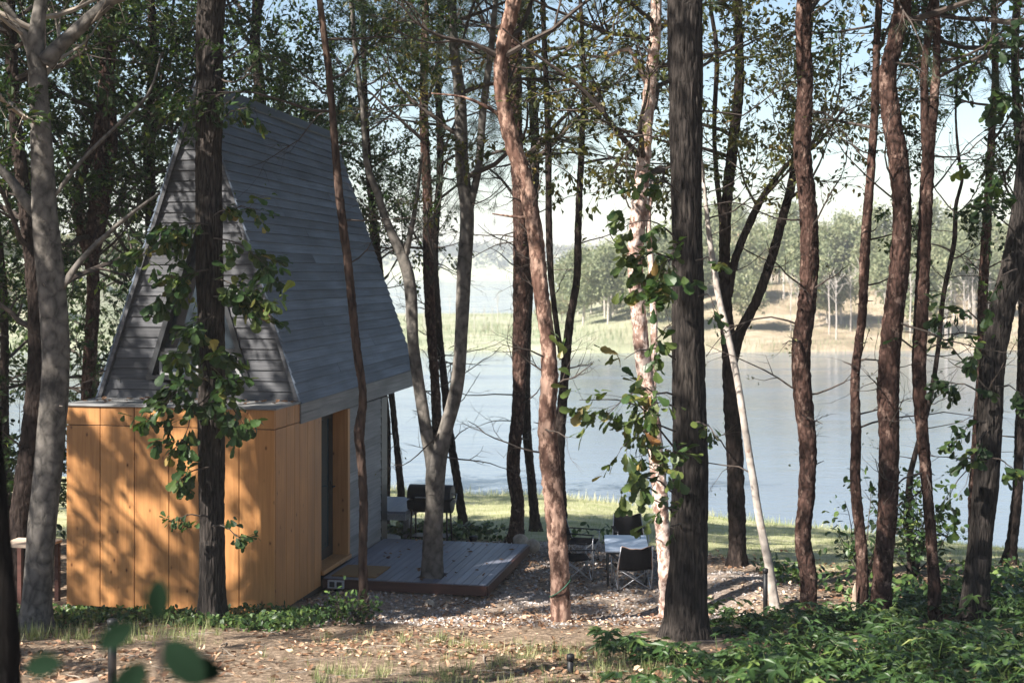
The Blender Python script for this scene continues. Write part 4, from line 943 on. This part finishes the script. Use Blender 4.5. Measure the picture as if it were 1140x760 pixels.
# big lobed leaves on stalks, right foreground
def cover_p(x, y):
    px = px_of(x, y)
    a = sm(650, 830, px+(15.2-y)*30+40*wav(x, y, 1.9))*(1-sm(17.2, 18.8, y-.004*(px-900)+.4*wav(x, y, 1.2)))
    hole = np.exp(-((x-1.92)/.55)**2-((y-15.4)/1.0)**2)
    return a*(1-.9*hole)*np.clip(.5+.6*wav(x, y, 1.5, 2)+.4*wav(x, y, 3.7, 4), 0, 1)
x, y = pts_in(2600, .8, 9.5, 9.2, 19, cover_p)
g = Geo(); gs = Geo(); n = len(x); h = .05+.3*rng.random(n)**2.2; z = ground(x, y)
for k in range(6):
    az = rng.uniform(0, 6.28, n); ln = h*rng.uniform(.3, .9, n)
    tip = np.stack([x+np.cos(az)*ln, y+np.sin(az)*ln, z+h*rng.uniform(.55, 1.1, n)], -1); b0 = np.stack([x, y, z], -1)
    PPs = np.stack([b0, (b0+tip)/2+np.array((0, 0, .05)), tip], 1); gs.tubes(PPs, np.full((n, 3), .003), 3, .7)
    ax = np.stack([np.cos(az), np.sin(az), rng.uniform(-.5, .25, n)], -1); nr = unit(n)*.35+np.array((0, 0, 1.))
    g.place(PALM, tip, ax, nr, rng.uniform(.06, .2, n), np.clip(.1+.45*rng.random(n)+.5*rng.random(n)**5, 0, 1))
tag(g.build('ground_cover_leaves', M['cover']), kind='stuff'); tag(gs.build('ground_cover_stalks', M['cover']), kind='stuff')
# low creeping plants by the box, behind the grill and under the right hand trees
def ivy_p(x, y):
    px = px_of(x, y)
    a = sm(16.3, 16.7, y+.25*wav(x, y, 2.3))*(1-sm(17.9, 18.2, y))*sm(-6.6, -6.2, x)*(1-sm(-2.3, -1.7, x+.3*wav(x, y, 2)))
    return a*np.clip(.62+.6*wav(x, y, 2.7, 2)+.3*wav(x, y, 6.1, 1), .06, 1)
x1, y1 = pts_in(16000, -6.8, -1.6, 16.2, 18.4, ivy_p)
def ivy2(x, y): return sm(.15, .55, .5+.5*wav(x, y, 1.1, 3))*(1-sm(1.5, 2.2, x))
x2, y2 = pts_in(2600, -3.0, 2.2, 24.0, 25.2, ivy2)
def ivy3(x, y): return sm(.3, .7, .5+.5*wav(x, y, 1.3, 5))
x3, y3 = pts_in(6000, 3.6, 9.5, 18.0, 21.2, ivy3)
g = Geo()
for xx, yy_, hh, sz in ((x1, y1, .15, .065), (x2, y2, .26, .12), (x3, y3, .26, .1)):
    n = len(xx); zz = ground(xx, yy_)+hh*rng.random(n)**.8
    ax = unit(n)+np.array((0, 0, -.15)); nr = unit(n)*.6+np.array((0, -.2, 1.))
    g.place(OVAL, np.stack([xx, yy_, zz], -1), ax, nr, sz*rng.uniform(.6, 1.3, n), np.clip(.1+.75*rng.random(n), 0, 1))
tag(g.build('undergrowth', M['cover']), kind='stuff')
# grass
def grass_p(x, y):
    px = px_of(x, y)
    fore = sm(300, 430, px+30*wav(x, y, 2))*(1-sm(720, 800, px))*(1-sm(14.6, 15.9, y+.5*wav(x, y, 1.4)-.0*px))*(.5+.5*wav(x, y, 1.7, 1))
    edge = (1-sm(16.2, 16.7, y+.3*wav(x, y, 2.3)))*sm(15.0, 15.6, y+.2*wav(x, y, 1.1))*sm(-6.6, -6.2, x)*(1-sm(-3.6, -3.0, x))*.55
    return np.clip(np.maximum(fore, edge), 0, 1)
cx, cy = pts_in(5600, -6.8, 4, 9.5, 17, grass_p)
nb_ = rng.integers(5, 26, len(cx)); ti = np.repeat(np.arange(len(cx)), nb_); n = len(ti)
az = rng.uniform(0, 6.28, n); rd = rng.random(n)**.7; sp = rng.uniform(.02, .09, len(cx))[ti]
x = cx[ti]+np.cos(az)*rd*sp; y = cy[ti]+np.sin(az)*rd*sp; hh = (rng.uniform(.035, .16, len(cx))**1.0)[ti]*rng.uniform(.5, 1.15, n)*np.where(x < -3, 1.35, 1)
az = az+rng.normal(0, .6, n); lean = rd*.9+rng.random(n)*.5
g = Geo(); ax = np.stack([np.cos(az)*lean, np.sin(az)*lean, np.ones(n)], -1)
BL2 = (BLADE[0]*np.array((.75, 1, 1.5)), BLADE[1])
g.place(BL2, np.stack([x, y, ground(x, y)-.01], -1), ax, -np.stack([np.cos(az), np.sin(az), 0*az], -1), hh, np.clip(rng.random(len(cx))[ti]*.6+.2+.2*rng.normal(size=n), 0, 1))
tag(g.build('grass', M['grass']), kind='stuff')
def lawn_p(x, y): return lawn_w(x, y)*(y < shore(x)-.3)
x, y = pts_in(110000, -9, 20, 20.5, 49, lawn_p)
g = Geo(); n = len(x); az = rng.uniform(0, 6.28, n); ax = np.stack([np.cos(az)*.6, np.sin(az)*.6, np.ones(n)], -1)
near_shore = np.exp(-((shore(x)-y)/1.6)**2)
g.place(BLADE, np.stack([x, y, ground(x, y)-.01], -1), ax, -np.stack([np.cos(az), np.sin(az), 0*az], -1), rng.uniform(.05, .11, n)*(1+3.2*near_shore*rng.random(n)), np.clip(.35+.25*rng.normal(size=n)+.5*near_shore+.2*wav(x, y, .5), 0, 1))
tag(g.build('lawn_grass', M['lawngrass']), kind='stuff')
# dry leaves and gravel
def dry_p(x, y): return np.clip((1-lawn_w(x, y))*(.42+.6*wav(x, y, 1.3, 6)+.35*wav(x, y, 3.3, 2)), .03, 1)
x, y = pts_in(42000, -6.8, 8.5, 9.4, 24.6, dry_p)
inside = lambda x, y: ((x+3.02)*.979-(y-18.1)*.2045 < .02) & ((x+3.02)*.2045+(y-18.1)*.979 > -.02)
k = ~inside(x, y); x, y = x[k], y[k]
n = len(x); g = Geo(); g.place(DRY, np.stack([x, y, ground(x, y)+rng.uniform(0, .03, n)], -1), unit(n)*np.array((1, 1, .25)), unit(n)*.5+np.array((0, 0, 1.)), rng.uniform(.03, .1, n)*rng.uniform(.7, 1, n), rng.random(n)**1.2)
tag(g.build('fallen_leaves', M['dryleaf']), kind='stuff')
x, y = pts_in(700, -6.5, 8, 9.6, 24, lambda x, y: 1-lawn_w(x, y))
k = ~inside(x, y); x, y = x[k], y[k]; n = len(x); az = rng.uniform(0, 6.28, n)
pt = poly(np.stack([x, y, ground(x, y)+.015], -1), np.stack([np.cos(az), np.sin(az), 0*az+.02], -1), rng.uniform(.1, .6, n), 5, 0, .12); pt[..., 2] = ground(pt[..., 0], pt[..., 1])+rng.uniform(.008, .03, pt.shape[:2])
g = Geo(); g.tubes(pt, np.linspace(1, .4, 5)[None]*rng.uniform(.003, .009, n)[:, None], 5); tag(g.build('fallen_twigs', M['paletwig']), kind='stuff')
x, y = pts_in(9000, -3.2, 4.6, 16.8, 24.4, gravel_w)
k = ~inside(x, y); x, y = x[k], y[k]; n = len(x)
M['pebble'] = m_leaf('pebbles', [(0, (.16, .14, .13)), (.5, (.34, .3, .28)), (1, (.55, .5, .47))], 0, .85)
g = Geo(); g.place(ROCK, np.stack([x, y, ground(x, y)+.004], -1), unit(n)*np.array((1, 1, .2)), unit(n)*.3+np.array((0, 0, 1.)), rng.uniform(.015, .055, n), rng.random(n))
tag(g.build('gravel', M['pebble']), kind='stuff')
# leaves lying on the deck and the box roof
n = 42; lx = rng.uniform(.2, 2.25, n); ly = rng.uniform(1.9, 4.6, n); w = np.array([CL(a, b_) for a, b_ in zip(lx, ly)])
n2 = 60; bx_ = rng.uniform(-2.8, 0, n2); by_ = rng.uniform(.3, .88, n2); w2 = np.array([CL(a, b_) for a, b_ in zip(bx_, by_)])
g = Geo(); pos = np.concatenate([np.c_[w, np.full(n, ZC+.268)], np.c_[w2, np.full(n2, ZC+2.81)]])
g.place(DRY, pos, unit(n+n2)*np.array((1, 1, .15)), unit(n+n2)*.3+np.array((0, 0, 1.)), rng.uniform(.05, .1, n+n2), rng.random(n+n2)*.6); tag(g.build('dry_leaves', M['dryleaf']), kind='stuff')

# shrub on the lawn edge at the right and dark bushes at the left
def shrub(label, x, y, h, w, n, size, mat='green', tpl=OVAL, ns=16):
    gz = G(x, y); root = empty('shrub', (x, y, gz), label, 'shrub', 'shrubs under the trees')
    az = rng.uniform(0, 6.28, ns); el = rng.uniform(.6, 1.4, ns); dr = np.stack([np.cos(az)*np.cos(el), np.sin(az)*np.cos(el), np.sin(el)], -1)
    p1 = poly(np.zeros((ns, 3))+rng.normal(0, .05, (ns, 3))*np.array((1, 1, 0)), dr, rng.uniform(.5, 1, ns)*h, 7, -.02, .15)
    p1[..., :2] *= w/h
    r1 = np.linspace(.012, .004, 7)[None]*np.ones((ns, 1)); p2, r2 = grow(p1, r1, 5, .15*h, .35*h, 5, .2, (.4, 1.1), 0, .2)
    g = Geo(); g.tubes(p1, r1, 5); g.tubes(p2, r2, 4); g.build('stems', M['twig'], root)
    g = Geo(); leaves_on(g, p2, n/len(p2), size, tpl); g.build('foliage', M[mat], root)
shrub('loose green shrub on the lawn edge between the reddish trunks', 10.0*.60, 21.2, 1.7, 1.2, 900, .1, 'cover')
shrub('smaller shrub behind the reddish trunk with the S bend', 5.1, 20.6, 1.5, .9, 420, .09, 'cover')
shrub('dark bush at the far left beyond the trunks', -7.4, 20.2, 2.6, 1.5, 1500, .11)
shrub('dark bush hanging over the water at the left edge', -8.6, 25, 3.4, 2.0, 1800, .11)
shrub('thin bush left of the gable wall', -7.2, 24.0, 3.2, 1.5, 1300, .1)
shrub('small green bush at the corner of the deck under the thin trunk', -1.95, 17.0, .42, .5, 300, .07, 'cover')
# blurred sprout close to the camera
x, y = -.605, 2.4; gz = G(x, y); root = empty('sapling', (x, y, gz), 'out of focus sprout with a few big leaves near the camera, lower left', 'sapling')
g = Geo(); gl = Geo(); top = ZE-2.4*(700-295)/F-gz
g.tube([(.0, 0, -.05), (.01, .02, top*.5), (-.01, 0, top*.85), (.02, 0, top)], [.01, .008, .006, .004], 6)
for (px, py, ax, sz) in ((175, 690, (.05, -.1, 1), .10), (185, 712, (.7, -.3, -.7), .14), (160, 735, (-.5, -.3, -.8), .12), (200, 738, (.9, .2, -.3), .11), (70, 735, (-.9, 0, -.2), .1), (110, 722, (.4, .1, .3), .1), (145, 742, (.1, -.4, -.9), .13)):
    q = P(px, py, 2.4)-np.array((x, y, gz)); g.tube([(.005, .01, max(top*.6, q[2]-.1)), tuple(q)], .003, 5)
    gl.place(OVAL, q[None], np.array(ax, float)[None], np.array((.2, -1, .35))[None], sz*.7, .0)
g.build('stem', M['twig'], root); gl.build('foliage', M['darkleaf'], root)

# ------------------------------------------------------------------ the far bank
rng = np.random.default_rng(33)
protos = []
for v in range(5):
    H = (7.5, 6.5, 5.5, 8.5, 5.0)[v]; g = Geo(); g.tube([(0, 0, -.5), (.1, 0, H*.4), (.0, .1, H*.9)], [.13, .1, .03], 6); gb = g
    n = 3200; k = 30; c_ = unit(k)*rng.uniform(.3, 1, (k, 1))*np.array((H*.34, H*.34, H*.33))+np.array((0, 0, H*(.58 if v != 3 else .68)))
    i = rng.integers(0, k, n); pos = c_[i]+rng.normal(0, H*.062, (n, 3)); gl = Geo()
    gl.place(LEAF, pos, unit(n), unit(n)+np.array((0, 0, .6)), rng.uniform(.22, .5, n), np.clip(rng.random(k)[i]*.5+rng.random(n)*.3+(.25 if v in (2, 4) else 0), 0, 1))
    protos.append((gb, gl, H))
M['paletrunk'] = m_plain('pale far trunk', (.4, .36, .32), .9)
kinds = ['broad round far tree', 'round green far tree', 'small rusty far tree', 'tall far tree', 'low bushy far tree']
made = {}
marks = [(0, 'left of the grey trunk'), (430, 'beyond the cabin corner'), (575, 'left of the stubby pine'), (650, 'right of the pink trunk'), (735, 'behind the peeling trunk'), (800, 'right of the thick trunk'),
         (850, 'inside the wide V fork'), (925, 'round the twisted trunk'), (985, 'left of the S bend trunk'), (1035, 'round the forked reddish trunk'), (1090, 'left of the big curved trunk'), (1400, 'at the right edge')]
def where(x, y):
    px = 570+F*x/y; m_ = [t for p, t in marks if px < p+0] or [marks[-1][1]]
    return m_[0], ('at the water side' if y < 148 else 'on the slope' if y < 166 else 'on the crest')
def bank_tree(v, x, y, s):
    z = G(x, y)
    if v not in made:
        gb, gl, H = protos[v]; root = empty('bank_tree', (x, y, z), kinds[v], 'tree', 'trees on the far bank')
        gb.build('trunk', M['paletrunk'], root); gl.build('crown', M['farleaf'], root); made[v] = root; o = root
    else:
        o = copy_tree(made[v]); o.location = (x, y, z)
    w_ = where(x, y); o['label'] = kinds[v]+' '+w_[1]+', '+w_[0]
    o.scale = (s, s, s*rng.uniform(.9, 1.15)); o.rotation_euler.z = rng.uniform(0, 6.28)
for i in range(200):
    x = rng.uniform(7, 75); y = rng.uniform(134, 185)
    if x-(y-126)*.02 < 9 and y < 150: continue
    if y < 150 and rng.random() < .45: continue
    v = int(rng.choice(5, p=(.3, .25, .12, .22, .11))); bank_tree(v, x, y, rng.uniform(.8, 1.15))
for x, y, v, s in ((7.5, 150, 1, 1.0), (10.5, 152, 0, 1.1), (14, 148, 1, .9), (5.5, 158, 2, .7), (3.6, 160, 4, .6)): bank_tree(v, x, y, s)
for i in range(34):
    bank_tree(int(rng.choice(5)), rng.uniform(-75, -46), rng.uniform(134, 185), rng.uniform(.7, 1.1))
# slender pale trunks before the wood on the right
g0 = None
for i in range(60):
    x = rng.uniform(26, 62); y = rng.uniform(128, 146)
    if i >= 46: x = rng.uniform(-17, 4); y = rng.uniform(135, 190)
    z = G(x, y)
    if g0 is None:
        g = Geo(); q = np.array([(0, 0, -.3), (.05, 0, 2), (-.04, .03, 4.2), (.03, 0, 6)]); g.tube(q, [.085, .07, .05, .03], 6)
        bp = poly(np.repeat(np.array([[0, 0, 3.6], [0, 0, 4.4], [0, 0, 5.2], [0, 0, 5.6], [0, 0, 4.9]]), 3, 0), unit(15)*.6+np.array((0, 0, .7)), np.full(15, 1.3), 5, .05, .15); g.tubes(bp, np.full((15, 5), .02), 3)
        g0 = g.build('bare_tree', M['paletrunk']); o = g0
    else: o = g0.copy(); COL.objects.link(o)
    o.location = (x, y, z); o.rotation_euler.z = rng.uniform(0, 6.28); s = rng.uniform(.6, 1.05)*(1 if i < 46 else .55); o.scale = (s, s, s)
    w_ = where(x, y); tag(o, 'slender bare far tree '+('on the low green spit' if x < 8 else 'low on the brown bank' if y < 136 else 'higher on the brown bank')+', '+w_[0], 'tree', 'bare pale trees on the far bank')
# reeds along the far shore
x = rng.uniform(-75, 75, 42000); y = 122+2.5*wav(x, 0*x, .09, 3)+1.2*wav(x, 0*x, .31, 1)+3+rng.random(42000)**2*70
n = len(x); az = rng.uniform(0, 6.28, n); ax = np.stack([np.cos(az)*.35, np.sin(az)*.35, np.ones(n)], -1)
g = Geo(); g.place(BLADE, np.stack([x, y, ground(x, y)-.05], -1), ax, -np.stack([np.cos(az), np.sin(az), 0*az], -1), rng.uniform(.3, .75, n)*(1+.5*wav(x, y, .2)), np.clip(.5+.3*rng.normal(size=n)+.3*wav(x, y, .12, 3), 0, 1))
g.V = [v for v in g.V]; tag(g.build('reeds', M['reed']), kind='stuff')
# woods on the distant hills
x = rng.uniform(-420, 420, 60000); y = rng.uniform(845, 1150, 60000); n = len(x)
zz = ground(x, y)+rng.random(n)*7*(.6+.4*wav(x, y, .03, 3)); g = Geo()
g.place(LEAF, np.stack([x, y, zz], -1), unit(n), unit(n), rng.uniform(2, 4.5, n), np.clip(.45+.3*wav(x, y, .05)+.2*rng.normal(size=n), 0, 1)); tag(g.build('distant_woods', M['hillleaf']), kind='stuff')

# ------------------------------------------------------------------ the air
m = bpy.data.materials.new('haze'); m.use_nodes = True; N = m.node_tree.nodes; L = m.node_tree.links; N.clear()
out = N.new('ShaderNodeOutputMaterial'); pv = N.new('ShaderNodeVolumePrincipled'); pv.inputs['Color'].default_value = (.93, .96, 1, 1); pv.inputs['Density'].default_value = .0005; pv.inputs['Anisotropy'].default_value = 0
L.new(pv.outputs[0], out.inputs['Volume'])
HAZE = True
if HAZE:
    g = Geo(); g.box(-620, 620, -60, 1330, ZE-14, ZE+34); hz = g.build('haze', m); tag(hz, kind='stuff')
